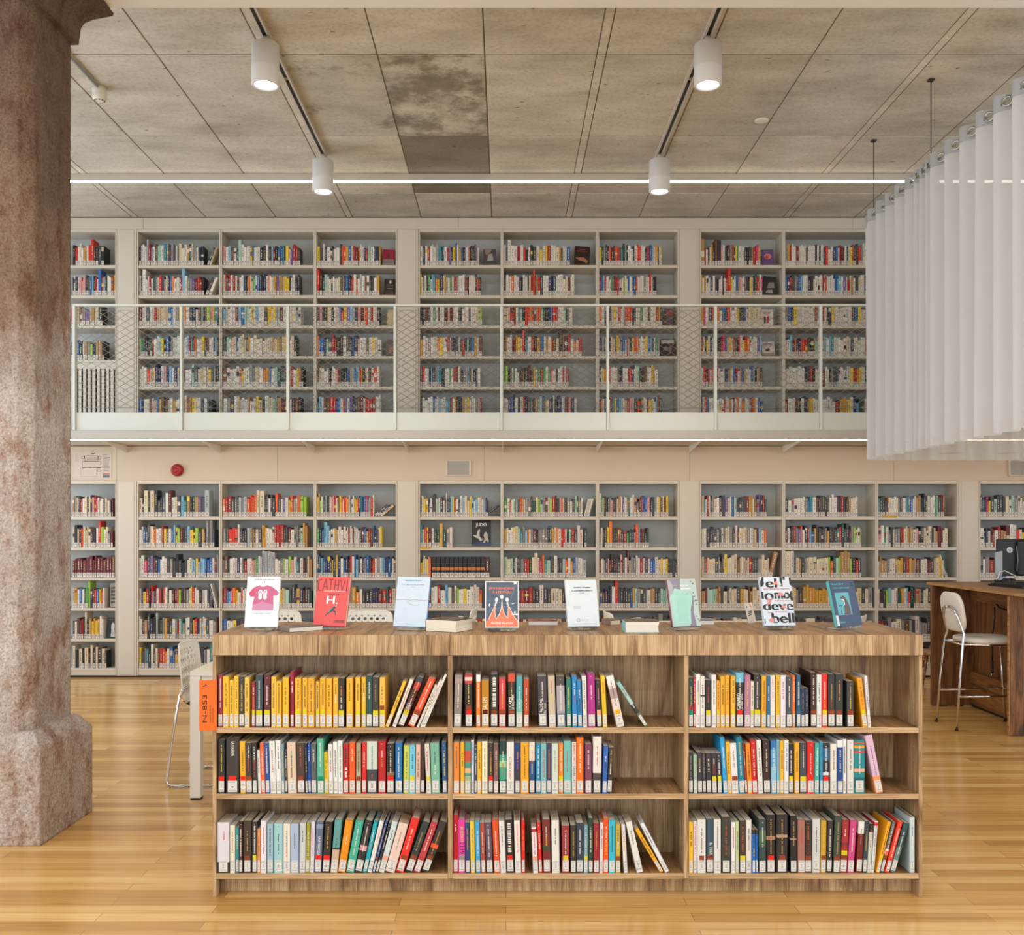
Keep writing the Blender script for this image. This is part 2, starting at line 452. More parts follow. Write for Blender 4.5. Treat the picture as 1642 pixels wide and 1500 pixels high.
for e0, e1 in zip(edges[:-1], edges[1:]): t.bbox(e0 + .001, e1 - .001, YW, YB, ZLT, ZB0, .002)
struct(t.build('trim_%d' % tn, M['wall']), 'warm white panelled band under the balcony'); tn += 1
t = MB(); edges = [XL, WX(230), WX(735), WX(1367), XR]
for e0, e1 in zip(edges[:-1], edges[1:]): t.bbox(e0 + .001, e1 - .001, YW - .004, YB, ZUT, ZC - .012, .002)
struct(t.build('trim_%d' % tn, M['white_metal']), 'cream fascia between upper shelves and concrete ceiling'); tn += 1
t = MB().box(WX(1705), XR, YW, YB, .0, ZLT).box(WX(1705), XR, YW, YB, ZB1, ZUT).box(XL, WX(20), YW, YB, 0, ZLT).box(XL, WX(20), YW, YB, ZB1, ZUT)
struct(t.build('trim_%d' % tn, M['wall'])); tn += 1
struct(MB().box(WX(20), WX(1705), YW + .03, YB, 0, .02).build('baseboard_back', M['black']))

# ---- wall bookcases, one thing per bay and storey
LOW_Y = [829, 878, 926.5, 975.5, 1025, 1072]
UP_Y = [425, 473.3, 522, 571, 620, 669]
TH = .03
words_bay = ['first bay beside the stone column', 'left bay of left group', 'middle bay of left group', 'right bay of left group',
             'left bay of middle group', 'middle bay of middle group', 'right bay of middle group', 'left bay of right group',
             'middle bay of right group', 'right bay of right group', 'last bay behind the monitor']
def wall_unit(i, upper):
    a0, a1 = UNITS[i]; x0, x1 = WX(a0) + .001, WX(a1) - .001
    zb, zt = (ZB1 + .002, ZUT - .001) if upper else (.02, ZLT - .001)
    t = thing('metal_bookcase', 'cream metal wall bookcase %s the balcony, %s' % ('above' if upper else 'under', words_bay[i]), 'bookcase', (0, 0, 0), group=('upper' if upper else 'lower') + ' wall bookcases')
    t.location = ((x0 + x1) / 2, YW, zb)
    off = -Vector(t.location)
    T = Matrix.Translation(off)
    for s0, s1 in ((x0, x0 + .014), (x1 - .014, x1)):
        MB().bbox(s0, s1, YW, YB - .005, zb, zt, .002, mat=T).build('side_panel', M['white_metal'], t)
    MB().box(x0 + .014, x1 - .014, YB - .02, YB - .008, zb, zt, mat=T).build('back_panel', M['shelf_back'], t)
    MB().bbox(x0 + .014, x1 - .014, YW + .002, YB - .02, zt - .032, zt, .002, mat=T).build('top_panel', M['white_metal'], t)
    rows = UP_Y if upper else LOW_Y
    if upper and i == 0: rows = UP_Y[:3] + [577]
    for r, py in enumerate(rows):
        z = WZ(py)
        sh = MB().bbox(x0 + .0145, x1 - .0145, YW + .003, YB - .021, z - TH, z, .003, mat=T)
        sh = sh.build('shelf', M['white_metal'], t)
        for sx in (x0 + .05, x1 - .06):                 # bracket under each end
            pass
    if not upper:
        MB().bbox(x0 + .0145, x1 - .0145, YW + .004, YW + .02, .021, WZ(1072) - TH - .001, .002, mat=T).build('plinth', M['white_metal'], t)
    if upper and i == 0:                                # slatted radiator cover in place of the lowest shelves
        v = MB(); z0, z1 = ZB1 + .004, WZ(577) - TH - .002
        v.box(x0 + .015, x1 - .015, YW + .03, YW + .034, z0, z1, '181410', mat=T)
        v.build('vent_opening', M['book'], t)
        s = MB(); n = 22; w = (x1 - x0 - .03) / n
        for q in range(n):
            s.box(x0 + .015 + q * w, x0 + .015 + q * w + w * .62, YW + .004, YW + .02, z0, z1, mat=T)
        s.box(x0 + .015, x1 - .015, YW + .003, YW + .021, z1 - .06, z1, mat=T); s.box(x0 + .015, x1 - .015, YW + .003, YW + .021, z0, z0 + .05, mat=T)
        s.build('vent_slats', M['white_metal'], t)
    return t
for i in range(11):
    for up in (False, True):
        t = wall_unit(i, up)
        if not up and i == 4:
            MB().box(WX(674), WX(690), YW + .0005, YW + .002, WZ(880.5), WZ(877.2), 'd8a020', mat=Matrix.Translation(-Vector(t.location))).build('shelf_label', M['paper'], t)['label'] = 'small mustard shelf label'
        if not up and i == 9:
            MB().box(WX(1415), WX(1438), YW + .0005, YW + .002, WZ(830), WZ(827.2), 'd8a020', mat=Matrix.Translation(-Vector(t.location))).build('shelf_label', M['paper'], t)['label'] = 'small mustard shelf label'

# ---- balcony slab, LED, railing
YF = 9.37
KF = YF / F
def FX(px): return (px - CX) * KF
def FZ(py): return EYE - (py - CY) * KF
bal = MB().bbox(XL, XR, YF, YW - .004, FZ(704), FZ(690), .004)
bal.bbox(XL, XR, YF + .004, YF + .05, FZ(700), FZ(692), .002)
M['slab'] = plain('balcony_edge_paint', 'c9c3b8', .5)
struct(bal.build('balcony_floor', M['slab']), 'white edge of the balcony walkway')
for n, px in enumerate((35, 204, 354, 504, 655, 806, 957, 1105, 1255, 1405, 1555, 1705)):
    x = (px - CX) * KW
    struct(MB().prism([(YF + .05, FZ(704) - .001), (YW - .006, FZ(704) - .001), (YW - .006, FZ(704) - .075), (YW - .02, FZ(704) - .075)], x - .004, x + .004, axis='X').build('balcony_bracket', M['white']))
t = thing('mounted_strip_light', 'bright white LED strip under the balcony edge', 'light', (0, YF + .03, FZ(705)))
MB().box(XL + .3, XR - .3, -.016, .016, .002, .006).build('housing', M['track'], t)
M['led'] = glow('warm_white_led', 'ffe2ba', 20)
MB().box(XL + .3, XR - .3, -.010, .010, -.008, .002).build('diffuser', M['led'], t)
t = thing('ceiling_strip_light', 'long LED strip running across the concrete ceiling', 'light', (0, 8.93, ZC))
MB().box(XL + .3, XR - .3, -.025, .025, -.055, -.001).build('housing', M['track'], t)
M['led2'] = glow('neutral_white_led', 'fff2e0', 12)
MB().box(XL + .3, XR - .3, -.02, .02, -.067, -.055).build('diffuser', M['led2'], t)

rail = thing('balcony_railing', 'white balcony railing with diamond steel cable net', 'railing', (FX(811), YF, FZ(690)))
T = Matrix.Translation(-Vector(rail.location))
zr, zk, z0 = FZ(487), FZ(661), FZ(690)
MB().bbox(FX(116), XR - .2, YF + .004, YF + .05, zr - .022, zr, .003, mat=T).build('handrail', M['rail'], rail)
posts = [118, 290, 461, 633, 804, 975, 1148, 1317, 1488, 1660]
for px in posts:
    MB().bbox(FX(px) - .012, FX(px) + .012, YF + .001, YF + .055, z0 + .001, zr - .022, .002, mat=T).build('post', M['rail'], rail)
for p0, p1 in zip(posts[:-1], posts[1:]):
    MB().bbox(FX(p0) + .014, FX(p1) - .014, YF + .022, YF + .030, z0 + .001, zk, .002, mat=T).build('kick_plate', M['rail'], rail)
net = MB()
zt_, zb_ = FZ(497), FZ(654)
xa, xb = FX(120), FX(1660)
dw, dh = .106, .0645
yn = YF + .027
def seg(p, q, r=.0024): net.tube([p, q], r, 3, caps=False, mat=T)
slope = dh / dw
c0 = zb_ - slope * (xb - xa)
cv = c0
H = zt_ - zb_
nd = int(((xb - xa) * slope + H) / dh) + 2
for i in range(nd):
    # rising diagonals z = zb + slope*(x - x0); falling ones mirrored
    xs0 = xa + i * dw - H / slope
    a_ = max(xa, xs0); b_ = min(xb, xs0 + H / slope)
    if b_ > a_ + .01:
        seg((a_, yn, zb_ + slope * (a_ - xs0)), (b_, yn, zb_ + slope * (b_ - xs0)))
        seg((a_, yn + .003, zt_ - slope * (a_ - xs0)), (b_, yn + .003, zt_ - slope * (b_ - xs0)))
seg((xa, yn, zt_), (xb, yn, zt_), .0022); seg((xa, yn, zb_), (xb, yn, zb_), .0022)
net.build('cable_net', M['steel'], rail)

# ---- stone column
STX, STY, STZ = 0.0, 0.0, 0.0
m, nt, b = newmat('hammered_red_stone')
g = nt.nodes.new('ShaderNodeNewGeometry')
def nz(scale, detail, rough=.55, vec=None, sc=(1, 1, 1), loc=(0, 0, 0)):
    n = nt.nodes.new('ShaderNodeTexNoise'); n.inputs['Scale'].default_value = scale; n.inputs['Detail'].default_value = detail; n.inputs['Roughness'].default_value = rough
    mp = nt.nodes.new('ShaderNodeMapping'); mp.inputs['Scale'].default_value = sc; mp.inputs['Location'].default_value = loc
    nt.links.new(g.outputs['Position'], mp.inputs['Vector']); nt.links.new(mp.outputs['Vector'], n.inputs['Vector']); return n.outputs['Fac']
def mixc(A, B, fac, mode='MULTIPLY'):
    x = nt.nodes.new('ShaderNodeMix'); x.data_type = 'RGBA'; x.blend_type = mode
    if isinstance(fac, float): x.inputs['Factor'].default_value = fac
    else: nt.links.new(fac, x.inputs['Factor'])
    nt.links.new(A, x.inputs['A']); nt.links.new(B, x.inputs['B']); return x.outputs['Result']
def rmp(f, stops): r_ = ramp(nt, stops); nt.links.new(f, r_.inputs['Fac']); return r_.outputs['Color']
veins = rmp(nz(6.5, 10, .7, sc=(1.3, 1.3, .7)), [(0.31, '9a6f5c'), (0.41, 'c4ab9c'), (0.5, 'dcd4cc'), (0.7, 'ece9e5')])
beds = rmp(nz(.9, 5, .6, sc=(.7, .7, .5), loc=(STX, STY, STZ)), [(0.42, 'ffffff'), (0.58, 'b39a8a')])
grit = rmp(nz(85, 6, .65), [(0.34, '9a8275'), (0.5, 'eae3de'), (0.6, 'ffffff')])
c = mixc(veins, beds, .35); c = mixc(c, grit, .7)
# browner stone towards the top, with the shade up there painted in; ragged edge
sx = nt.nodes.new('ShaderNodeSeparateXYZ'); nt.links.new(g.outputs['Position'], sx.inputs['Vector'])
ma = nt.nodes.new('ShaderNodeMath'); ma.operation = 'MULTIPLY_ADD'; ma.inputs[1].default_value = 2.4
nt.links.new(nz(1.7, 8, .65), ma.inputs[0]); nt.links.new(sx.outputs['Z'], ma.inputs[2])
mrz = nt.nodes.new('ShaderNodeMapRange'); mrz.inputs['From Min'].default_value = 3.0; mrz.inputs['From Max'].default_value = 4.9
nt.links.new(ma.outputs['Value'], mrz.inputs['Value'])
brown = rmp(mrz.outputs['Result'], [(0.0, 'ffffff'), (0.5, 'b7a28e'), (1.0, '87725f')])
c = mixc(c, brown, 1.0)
nt.links.new(c, b.inputs['Base Color']); b.inputs['Roughness'].default_value = 0.82
bp = nt.nodes.new('ShaderNodeBump'); bp.inputs['Strength'].default_value = 1.0; bp.inputs['Distance'].default_value = 0.026
nt.links.new(nz(42, 6, .6, sc=(1.2, 1.2, .8)), bp.inputs['Height']); nt.links.new(bp.outputs['Normal'], b.inputs['Normal'])
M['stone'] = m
M['stone_grey'] = None
def rough_prism(poly_at, z0, z1, step, amp, f=9.0):
    """poly_at(z) -> outline (clockwise points); surface hammered with noise"""
    nz = max(2, int((z1 - z0) / step)); rings = []
    mbx = MB()
    base = poly_at(z0); segs = []
    for i in range(len(base)):
        a, c_ = Vector(base[i]), Vector(base[(i + 1) % len(base)])
        segs.append(max(1, int((c_ - a).length / step)))
    for iz in range(nz + 1):
        z = z0 + (z1 - z0) * iz / nz
        pl = poly_at(z); ring = []
        cx = sum(p[0] for p in pl) / len(pl); cy = sum(p[1] for p in pl) / len(pl)
        for i in range(len(pl)):
            a, c_ = Vector(pl[i]), Vector(pl[(i + 1) % len(pl)])
            nrm = Vector((c_.y - a.y, -(c_.x - a.x)))
            if nrm.length > 0: nrm.normalize()
            mid = (a + c_) / 2
            if nrm.dot(mid - Vector((cx, cy))) < 0: nrm = -nrm
            for k_ in range(segs[i]):
                p = a + (c_ - a) * k_ / segs[i]
                d = (noise.fractal(Vector((p.x * f, p.y * f, z * f)), 1.0, 2.2, 5) * .3 + noise.noise(Vector((p.x * 48, p.y * 48, z * 40))) * .75) * amp
                ring.append((p.x + nrm.x * d, p.y + nrm.y * d, z))
        rings.append(ring)
    n = len(rings[0]); vs = [p for r_ in rings for p in r_]; fs = []
    for iz in range(nz):
        for k_ in range(n):
            a = iz * n + k_; c_ = iz * n + (k_ + 1) % n
            fs.append((a, c_, c_ + n, a + n))
    fs.append(tuple(range(n - 1, -1, -1))); fs.append(tuple(nz * n + q for q in range(n)))
    return mbx.add(vs, fs, 'ffffff', True)
col = thing('stone_column', 'rough reddish stone column with square base and flared capital', 'column', (0, 0, 0))
col['kind'] = 'structure'
SX0, SX1, SY0, SY1 = -2.90, -2.29, 4.80, 5.25
def shaft(z):
    c_ = .055
    return [(SX0, SY0), (SX1 - c_, SY0), (SX1, SY0 + c_), (SX1, SY1), (SX0, SY1)]
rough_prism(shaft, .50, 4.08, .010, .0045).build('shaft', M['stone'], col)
def plinth(z):
    t_ = max(0, z - .46) / .07; e = .055 * t_
    return [(SX0 - .1 + e, 4.725 + e), (-2.205 - e, 4.725 + e), (-2.205 - e, 5.32 - e), (SX0 - .1 + e, 5.32 - e)]
rough_prism(plinth, 0.0, .53, .011, .0055, 6).build('plinth', M['stone'], col)
def capital(z):
    prof = [(4.06, .035), (4.15, .045), (4.18, .06), (4.205, .09), (4.235, .15), (4.25, .185), (4.268, .19)]
    e = prof[-1][1]
    for (za, ea), (zb2, eb) in zip(prof[:-1], prof[1:]):
        if za <= z <= zb2: e = ea + (eb - ea) * (z - za) / (zb2 - za); break
    return [(SX0 - e, SY0 - e * .5), (SX1 + e, SY0 - e * .5), (SX1 + e, SY1 + e * .5), (SX0 - e, SY1 + e * .5)]
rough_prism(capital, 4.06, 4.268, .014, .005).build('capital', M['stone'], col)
# ------------------------------------------------------------------ books on the wall shelves (one mass), read shelf by shelf
PAL = dict(w='e4dfd6', c='e0d2b4', n='cdb996', b='242325', g='8a8a88', s='b0b5b8', k='45444a', r='b02a2a', R='dc3020', m='6e222a', o='ea7a28', O='e2562a',
           y='ecc830', Y='d09c3a', u='2c66ac', U='283058', l='80b8d6', t='2c8896', T='1e4c44', e='3f9450', E='9cc43c', p='e2a2a0', P='d83470', v='72589a',
           B='6e4830', N='b48a58', q='a6cdbb', d='42525e', D='3e2c26')
CELLS = {
 # upper storey: bay -> six shelves (x0, x1, colours); ^ marks a tall book, _ a short one
 'U0': [(115,166,'bRwwwYwRR^kDdb'),(115,187,'DwdUwpppgbgulbrwu^mwdwwrY'),(113,164,'rbnBgvnNcb'),(113,166,'kyubwNgEUNnNb')],
 'U1': [(222,326,'bwwws^rvwBqqwtgUgkwgccwYTcgwUb'),(222,327,'wbw^wwrwdgwRdccUuowwrl^wggvmrrb'),(222,351,'mwwkwwrnnnnnulwgyuowwkUwBqUBEpYtb'),(222,351,'wedbDTrwwlybuUgwwwwwwlrtmowwwykBwwdlb'),(222,351,'wwwRncUUwpUlwUwUBwwqkwncsyTgb'),(222,340,'uUwcmwnuYBbnwYwwncrNycwUwkb')],
 'U2': [(357,481,'pwlBwdq^wwwwyuwwbkwklrbuutbywvrrb'),(357,480,'crtrwrwkwwukkownewukbUwowwnYvnNnyyUwwdb'),(357,482,'lcwwwmluqqwycllwwUyywyssBwwwwwsw'),(357,475,'TTqwccuwccckYwcwcwcwnNnYBcywwcb'),(357,486,'BwwwwwpycwggnwwoYuwqTTdBwrwyNb'),(357,482,'wgkwnnwwNwwynkwcqgNmmwkmb')],
 'U3': [(507,610,'ykwUww_TwwkORYuwrmowwUrqwdUY'),(507,608,'R^DkqwwkwwwckgkuUrRwowswBwkkwY'),(507,608,'kpkbYwbwwwuRyvlwkpboRwrwwk'),(507,611,'ouuUqdrrbDwkkkuUnwwkwycww'),(507,608,'knwwwbDwwwRkbbuNqulRYbnwmwRw'),(507,610,'tlwBBRRuuwRuwvUdBmwrRrrwww')],
 'U4': [(672,768,'wdwrwwwstbtwrvbyUwNuUwwrbkdgw'),(672,771,'ywkwkewltoykUcyswewrgwwwkrbwwwwbrb'),(672,773,'UkkmkwewkwwbrwmwwwkkwwwkwwwccE'),(672,773,'YwwgwwwoywwrwkbdwkrkqTuYwB'),(672,770,'kRwwUldgltbwwewrbwbgslBwbdw'),(672,772,'kwwwwuwwlwwwltrwYkbNcywwwgwr')],
 'U5': [(807,914,'wdw^wwrwRbwbkwywyrwwcYkwwu'),(807,921,'kwwowwkbwwkcrR^kYRkwwUUdwwwcwmww'),(807,918,'ccwRkrwtwTRRYRdOOqTbUuRrwwwqUww'),(807,933,'mNwwmmYywR^dlwrbYuwYwoBcD^gmrwowr'),(807,912,'eEDgwewwUkBTmkywereweRwwkwwrwr'),(807,925,'wwwkuUwkwRUkgDNqwuYwmkwbkuwBrpkw')],
 'U6': [(959,1062,'yTgkUOmdOrtTgDwwUwRRwwUrulwYkwY'),(959,1053,'rulRwwwegkrRtpwEwwuwwuuRwwwwgwwRwbb'),(959,1062,'owkUkwywrwwgOORTkwcewwDwcrYU'),(959,1058,'UgTwrbwYwTywgulRqkyRowwcyulUweg'),(959,1055,'UwyorRwwwbbwwrRUwwqkkBwwyYw'),(959,1062,'bowTwrtyulwwnrpwkRdYwwmycwlrT')],
 'U7': [(1122,1220,'N^rwkcYkB^b^pwTmgOkyewwwkbkNrPy'),(1122,1223,'ywYwwkwkUwwbwrR^ywwugpwwBkkywkkRwP'),(1122,1221,'YPwkRTtowuTRwwwyTkkuccccccc'),(1122,1222,'rwbywUwwkkrPuwYcrkkRwyRowwwwvl'),(1122,1223,'wRkrwRyYmwwwUdgYwuuRwNuYwwwuwbwNk'),(1122,1224,'kwRuwwwowwwRwwYwmwowoYwwgrowuu')],
 'U8': [(1259,1400,'gYrwwmrwwwwkwwwwkwbwkRwwkuwrmmwTwyrkkRgwwrkw'),(1259,1400,'uUrkgdulwwkkwwwwrwRwwwwullwvwrcNwkwwwkwrw'),(1259,1400,'guUywwwwwwwrgqkrwkkycwwwwwwkuywwkr'),(1259,1400,'wwlUoUUrRrbbYqcrNlwltwwwwwcwkwwwwwrwk'),(1259,1400,'wwwwwwwkkrbwwwmwwbgkdwwwwyrYywkkw'),(1259,1400,'rwwwBkUwkkYywwwwwwwwrkYYnywUlTBwwk')],
 'U9': [(1409,1520,'wkrwwtuwkwYwwmwgkwoweww'),(1409,1510,'kwwuwrwwkywwgwUwwkrwwn'),(1409,1525,'wwbrwkwwYwwtwkwcwwmwkw'),(1409,1515,'ukwwrwkYwwkwgwowwkwwr'),(1409,1520,'wkwwrywwkuwwmwkwwcwwk'),(1409,1515,'wrkwwYwwukwwkwrwwgwwn')],
 'L0': [(115,180,'NgnkrwcbcUprPwcwUcwUm'),(115,180,'cbnUOncncDbwR^Ewcgm'),(115,183,'mmmmmmmmmmmmmmB'),(114,167,'nYwuwkeE^UBRuyRw'),(115,165,'kwBkrkc^bNyYyYww'),(115,170,'cbcbcbcbcbcb')],
 'L1': [(219,335,'cbc^b^c^b^dkdwm^wckltNUTNvks^'),(221,343,'wwukkcowwrykwulyEmkklyyEkYbg^g^d'),(221,350,'wwPkvBbuwwwkgkbkbkwclyslluuuwmg'),(219,340,'nuyrbRlmwrbOwkwmbrEkkgwyRwwbswkk'),(221,348,'wwkNbUbs^bkgYkkwgrwtgwwkYRUclwwdwwsB'),(219,351,'ykgtkwkcBrOowuuYwowewwrwkkgwtwNg')],
 'L2': [(356,491,'orrkgTsgsOOOOc^c^kkwkkOkwvwyOgnOEE'),(356,492,'gkRRRwkkksgYkwkYYwwwrrrrTkmwggkqYN'),(356,500,'gBkwwwUwkrwwpnewss^s^s^s^wwgEwEpwtkwmkcN'),(357,500,'rulPoywwwwwrwrroybgTRRoycnqkkUYUBkgT'),(357,500,'uwwykkgRwkuwwgkuwgkyrwuk')],
 'L3': [(507,600,'ycEwTsTkwpprwqryowRoYwkwwyyRUtUuPtsRw'),(507,612,'eUul^lwwwYwwwwcwrwwmwwwdmuYrBuUkwy'),(507,636,'ukluUUdykyUwuUkrwulkwUgukrRwgwluUukwk'),(507,634,'kwUTBUkkkUgYowkbkUUmrTrn'),(507,630,'ukwwrkUgwwkuynwkrwUk')],
 'L4': [(672,783,'UwyYUwkkwqwUwkwUdlyrwUwlcnylwlwcwlUU'),(672,725,'tcrymwkTYTgw'),(669,691,'YywcypO'),(672,803,'BBmmwwrwlwkwEwwywwwwokBrdgd'),(672,800,'kwgwBrkwgwTkwrwkgB')],
 'L5': [(808,935,'ewrwqgTOYwggkTcEqgmwErmkwOwkgwkqkgw'),(808,935,'YwwwccqtglowgmbggggkTYcowRRwbqrkwc'),(808,940,'qcqkwkkgrOTcccPotqkkwdkqRwYuswws'),(808,957,'gyTkkrmrkkwkkcwckmwNwkggwk'),(808,955,'kwkrwTkkgwmnkwkgwkYw')],
 'L6': [(960,1072,'wecDkkgpkkcNwvwNtwwNkmruupDkkgcykcmy'),(960,1041,'gwkkyo^BkkrBkreTkpOlmmTk'),(960,1089,'mwgkpmDkkkpkwm^cggwwrwkwuuwcywykkkk'),(962,1086,'uBUkUwwR^dkkkkuYqgkkgwNNkTqqqqkgw'),(962,1086,'bouwkkngwwkkrwkgTkmw')],
 'L7': [(1125,1230,'ntwrwkgcwkkvcwuqkkkkmYYwBgvUrd'),(1125,1230,'cwkkkkgkwgccgkwmwcccgwncmlcO'),(1125,1234,'ngRccckgkkyccwnBnwnnwrkkkgcccc'),(1125,1250,'NmqqqNNkckccckYccBNccNgTkgg'),(1125,1250,'wwNwwmrRwnwkgcwkkwc')],
 'L8': [(1259,1376,'kwgwwwwgutwBUkkkkwwwkkrkDNwcw'),(1259,1382,'mwUkrgvOwTrluYkkkkgYUkkktrTkkmgEwwE'),(1259,1381,'c^w^kcNkgcccccccEoTqEN^N^N^EbRk'),(1260,1400,'wcngkYYYYYYYYwdkkRBbkwnkcg'),(1260,1400,'kkkkwckkkkkkkkgwkc')],
 'L9': [(1408,1515,'tkkkYwwwcgkwwtguwwNNNTTbkwwweqkkr'),(1408,1521,'pwewkkcggmRccNNwpbbccckcNmmwc'),(1408,1514,'wNNNgcwNnyYkrYNNUYUcwmMkncyc'.replace('M','m')),(1408,1530,'wDkElwwTYwlRTkNNUcckccgkRRwkc'),(1408,1530,'rmkgwcgBgkwggkkkkwwc'),(1408,1532,'wkgRTkwnkggwmckwggkR')],
 'L10': [(1572,1700,'kTUPykqkkkcwqgwwwcYTcwwkNcwmkw'),(1572,1700,'wgUwBrwrNNmwwRwykkqYkkkwwgkn'),(1572,1700,'gwgrkTullUwkcnwwkgmwwkN'),(1572,1700,'kwgNwwmkgTwcnkwwrkgw'),(1572,1700,'wkgcNwkmwTkwgwnkrwg'),(1572,1700,'nwkgwRkcTwwkgmwNkw')],
}
ROWS = {'U': UP_Y, 'L': LOW_Y}
wb = MB()
def wall_book(x0, x1, zb, h, col, dep, yoff, label=True, lean=0.0, bands=None, titled=True):
    """one closed book on a wall shelf with page block, label and printing"""
    t = x1 - x0
    y0 = YW + .012 + yoff; y1 = y0 + dep
    Tm = None
    if lean:
        piv = x1 if lean > 0 else x0
        Tm = Matrix.Translation((piv, 0, zb)) @ Matrix.Rotation(lean, 4, 'Y') @ Matrix.Translation((-piv, 0, -zb))
    c_ = min(.004, t * .22)
    poly = [(x0, y1), (x0, y0 + c_), (x0 + c_, y0), (x1 - c_, y0), (x1, y0 + c_), (x1, y1)]
    n = len(poly)
    vs = [(a, b_, zb + .001) for a, b_ in poly] + [(a, b_, zb + h) for a, b_ in poly]
    wb.add(vs, [(i, i + 1, n + i + 1, n + i) for i in range(n - 1)] + [(n - 1, 0, n, 2 * n - 1)], col, False, Tm)
    wb.add(vs, [tuple(range(n - 1, -1, -1))], col, False, Tm)
    bd = min(.002, t * .15)
    wb.add([(x0, y0, zb + h), (x1, y0, zb + h), (x1, y1, zb + h), (x0, y1, zb + h)], [(0, 1, 2, 3)], col, False, Tm)
    wb.add([(x0 + bd, y0 + .003, zb + h + .0004), (x1 - bd, y0 + .003, zb + h + .0004), (x1 - bd, y1 - .002, zb + h + .0004), (x0 + bd, y1 - .002, zb + h + .0004)], [(0, 1, 2, 3)], 'b9ad98', False, Tm)
    e = .0005
    def patch(a, b_, z0, z1, cc): wb.add([(a, y0 - e, z0), (b_, y0 - e, z0), (b_, y0 - e, z1), (a, y0 - e, z1)], [(0, 1, 2, 3)], cc, False, Tm)
    if bands:
        for f0, f1, cc in bands: patch(x0 + c_ * .6, x1 - c_ * .6, zb + h * f0, zb + h * f1, cc)
    if label:
        l0 = zb + .004; l1 = zb + .048
        patch(x0 + c_ * .5, x1 - c_ * .5, l0, l1, 'dad4cc')
        if t > .008:
            e = .0008
            patch(x0 + t * .3, x1 - t * .3, l0 + .02, l0 + .034, '9a958e')
    if titled and t > .011 and R() < .75:
        e = .0007
        lum = sum(hx(col)) / 3
        cc = random.choice(['3a3634', '2c2a2a', 'a02c28', '4a4846']) if lum > .55 else random.choice(['e6dfd0', 'dccf9c', 'f0ece4', 'd8b860'])
        zz = zb + h * U(.34, .45); top = zb + h * U(.75, .93)
        while zz < top:
            L = U(.006, .022)
            patch(x0 + t * .41, x1 - t * .41, zz, min(zz + L, top), cc); zz += L + U(.003, .014)
def shade_of(k):
    c_ = hx(PAL[k]); j = U(-.035, .035)
    return tuple(min(1, max(0, v + j + U(-.02, .02))) for v in c_)
for key, rows in CELLS.items():
    for r_, (p0, p1, s) in enumerate(rows):
        toks = []
        for ch in s:
            if ch in '^_': toks[-1][1] = ch
            else: toks.append([ch, ''])
        ws = [U(.6, 1.35) * (1.25 if t_[1] == '^' else 1) for t_ in toks]
        tot = sum(ws); un = UNITS[int(key[1:])]
        x = max(WX(p0 + .4), WX(un[0]) + .017); span = min(WX(p1), WX(un[1]) - .017) - x
        zb = WZ((UP_Y[:3] + [577])[r_] if key == 'U0' else ROWS[key[0]][r_])
        base_h = U(.188, .2)
        for (ch, mk), w in zip(toks, ws):
            wdt = span * w / tot
            h = base_h + random.gauss(0, .012)
            if R() < .12: h -= .022
            if mk == '^': h = U(.255, .275)
            if mk == '_': h = .15
            if key[0] == 'L' and R() < .1: h += .03
            h = min(h, .272)
            bands = None
            if R() < .13:
                f = U(.3, .8); bands = [(f, f + U(.06, .25), shade_of(random.choice('wkrUncbyw')))]
            wall_book(x + .0003, x + wdt - .0003, zb, h, shade_of(ch), U(.125, .16), U(-.004, .006), bands=bands, label=R() < .93)
            x += wdt
# the set of thirteen black volumes with orange bands
x = WX(692); zb = WZ(926.5); w = (WX(785) - x) / 13
for q in range(13):
    if q < 12: wall_book(x + .0004, x + w - .0004, zb, .208, (.1, .095, .1), .15, 0, bands=[(.36, .5, 'd07c34'), (.66, .68, '5a544c')], titled=False)
    else: wall_book(x + .0004, x + w - .0004, zb, .208, hx('4a2420'), .15, 0)
    x += w
# leaning books
def lean(p0, p1, py, h, cols, ang, dep=.14):
    x = WX(p0); w = (WX(p1) - x) / len(cols)
    for ch in cols:
        wall_book(x + .001, x + w * .93, WZ(py), h, shade_of(ch), dep, 0, lean=math.radians(ang)); x += w
lean(598, 612, 829, .165, 'kUn', 50); lean(774, 777.5, 829, .185, 'U', 54); lean(936, 945, 829, .185, 'www', 14); lean(937, 941, 878, .2, 'U', 0)
lean(1232, 1239, 926.5, .26, 'N', 14); lean(1517, 1521, 926.5, .24, 'ct', -14); lean(331, 338, 425, .19, 'dn', 20); lean(328, 338, 473.3, .19, 'kw', 22)
lean(343, 348, 975.5, .25, 'kw', -14); lean(386, 392, 975.5, .18, 'rk', 0)
mass = wb.build('library_books', M['book'])
tag(mass, 'rows of mixed-colour library books with white labels filling the white wall bookcases', 'books', kind='stuff')
# ------------------------------------------------------------------ freestanding oak bookcase in front
YC = 4.07
K = YC / F
def cx_(px): return (px - CX) * K
def cz_(py): return EYE - (py - CY) * K
CD = .56
x0, x1 = cx_(340.5), cx_(1479.5)
zt = cz_(1018); zf = cz_(1051)
case = thing('oak_bookcase', 'low oak bookcase with three open bays of novels, standing free on the floor', 'bookcase', ((x0 + x1) / 2, YC, 0))
T = Matrix.Translation(-Vector(case.location))
DV = [(718.2, 725.4), (1097, 1104.3)]
seams = [x0, cx_(721.8), cx_(1100.6), x1]
for a, b_ in zip(seams[:-1], seams[1:]):
    MB().bbox(a + .0006, b_ - .0006, YC - .004, YC + CD + .004, zf, zt, .0015, mat=T).build('top', M['oak_d'], case)
    MB().box(a + .0008, b_ - .0008, YC - .0065, YC - .0042, zf + .0005, zt - .001, mat=T).build('fascia', M['oak_v'], case)
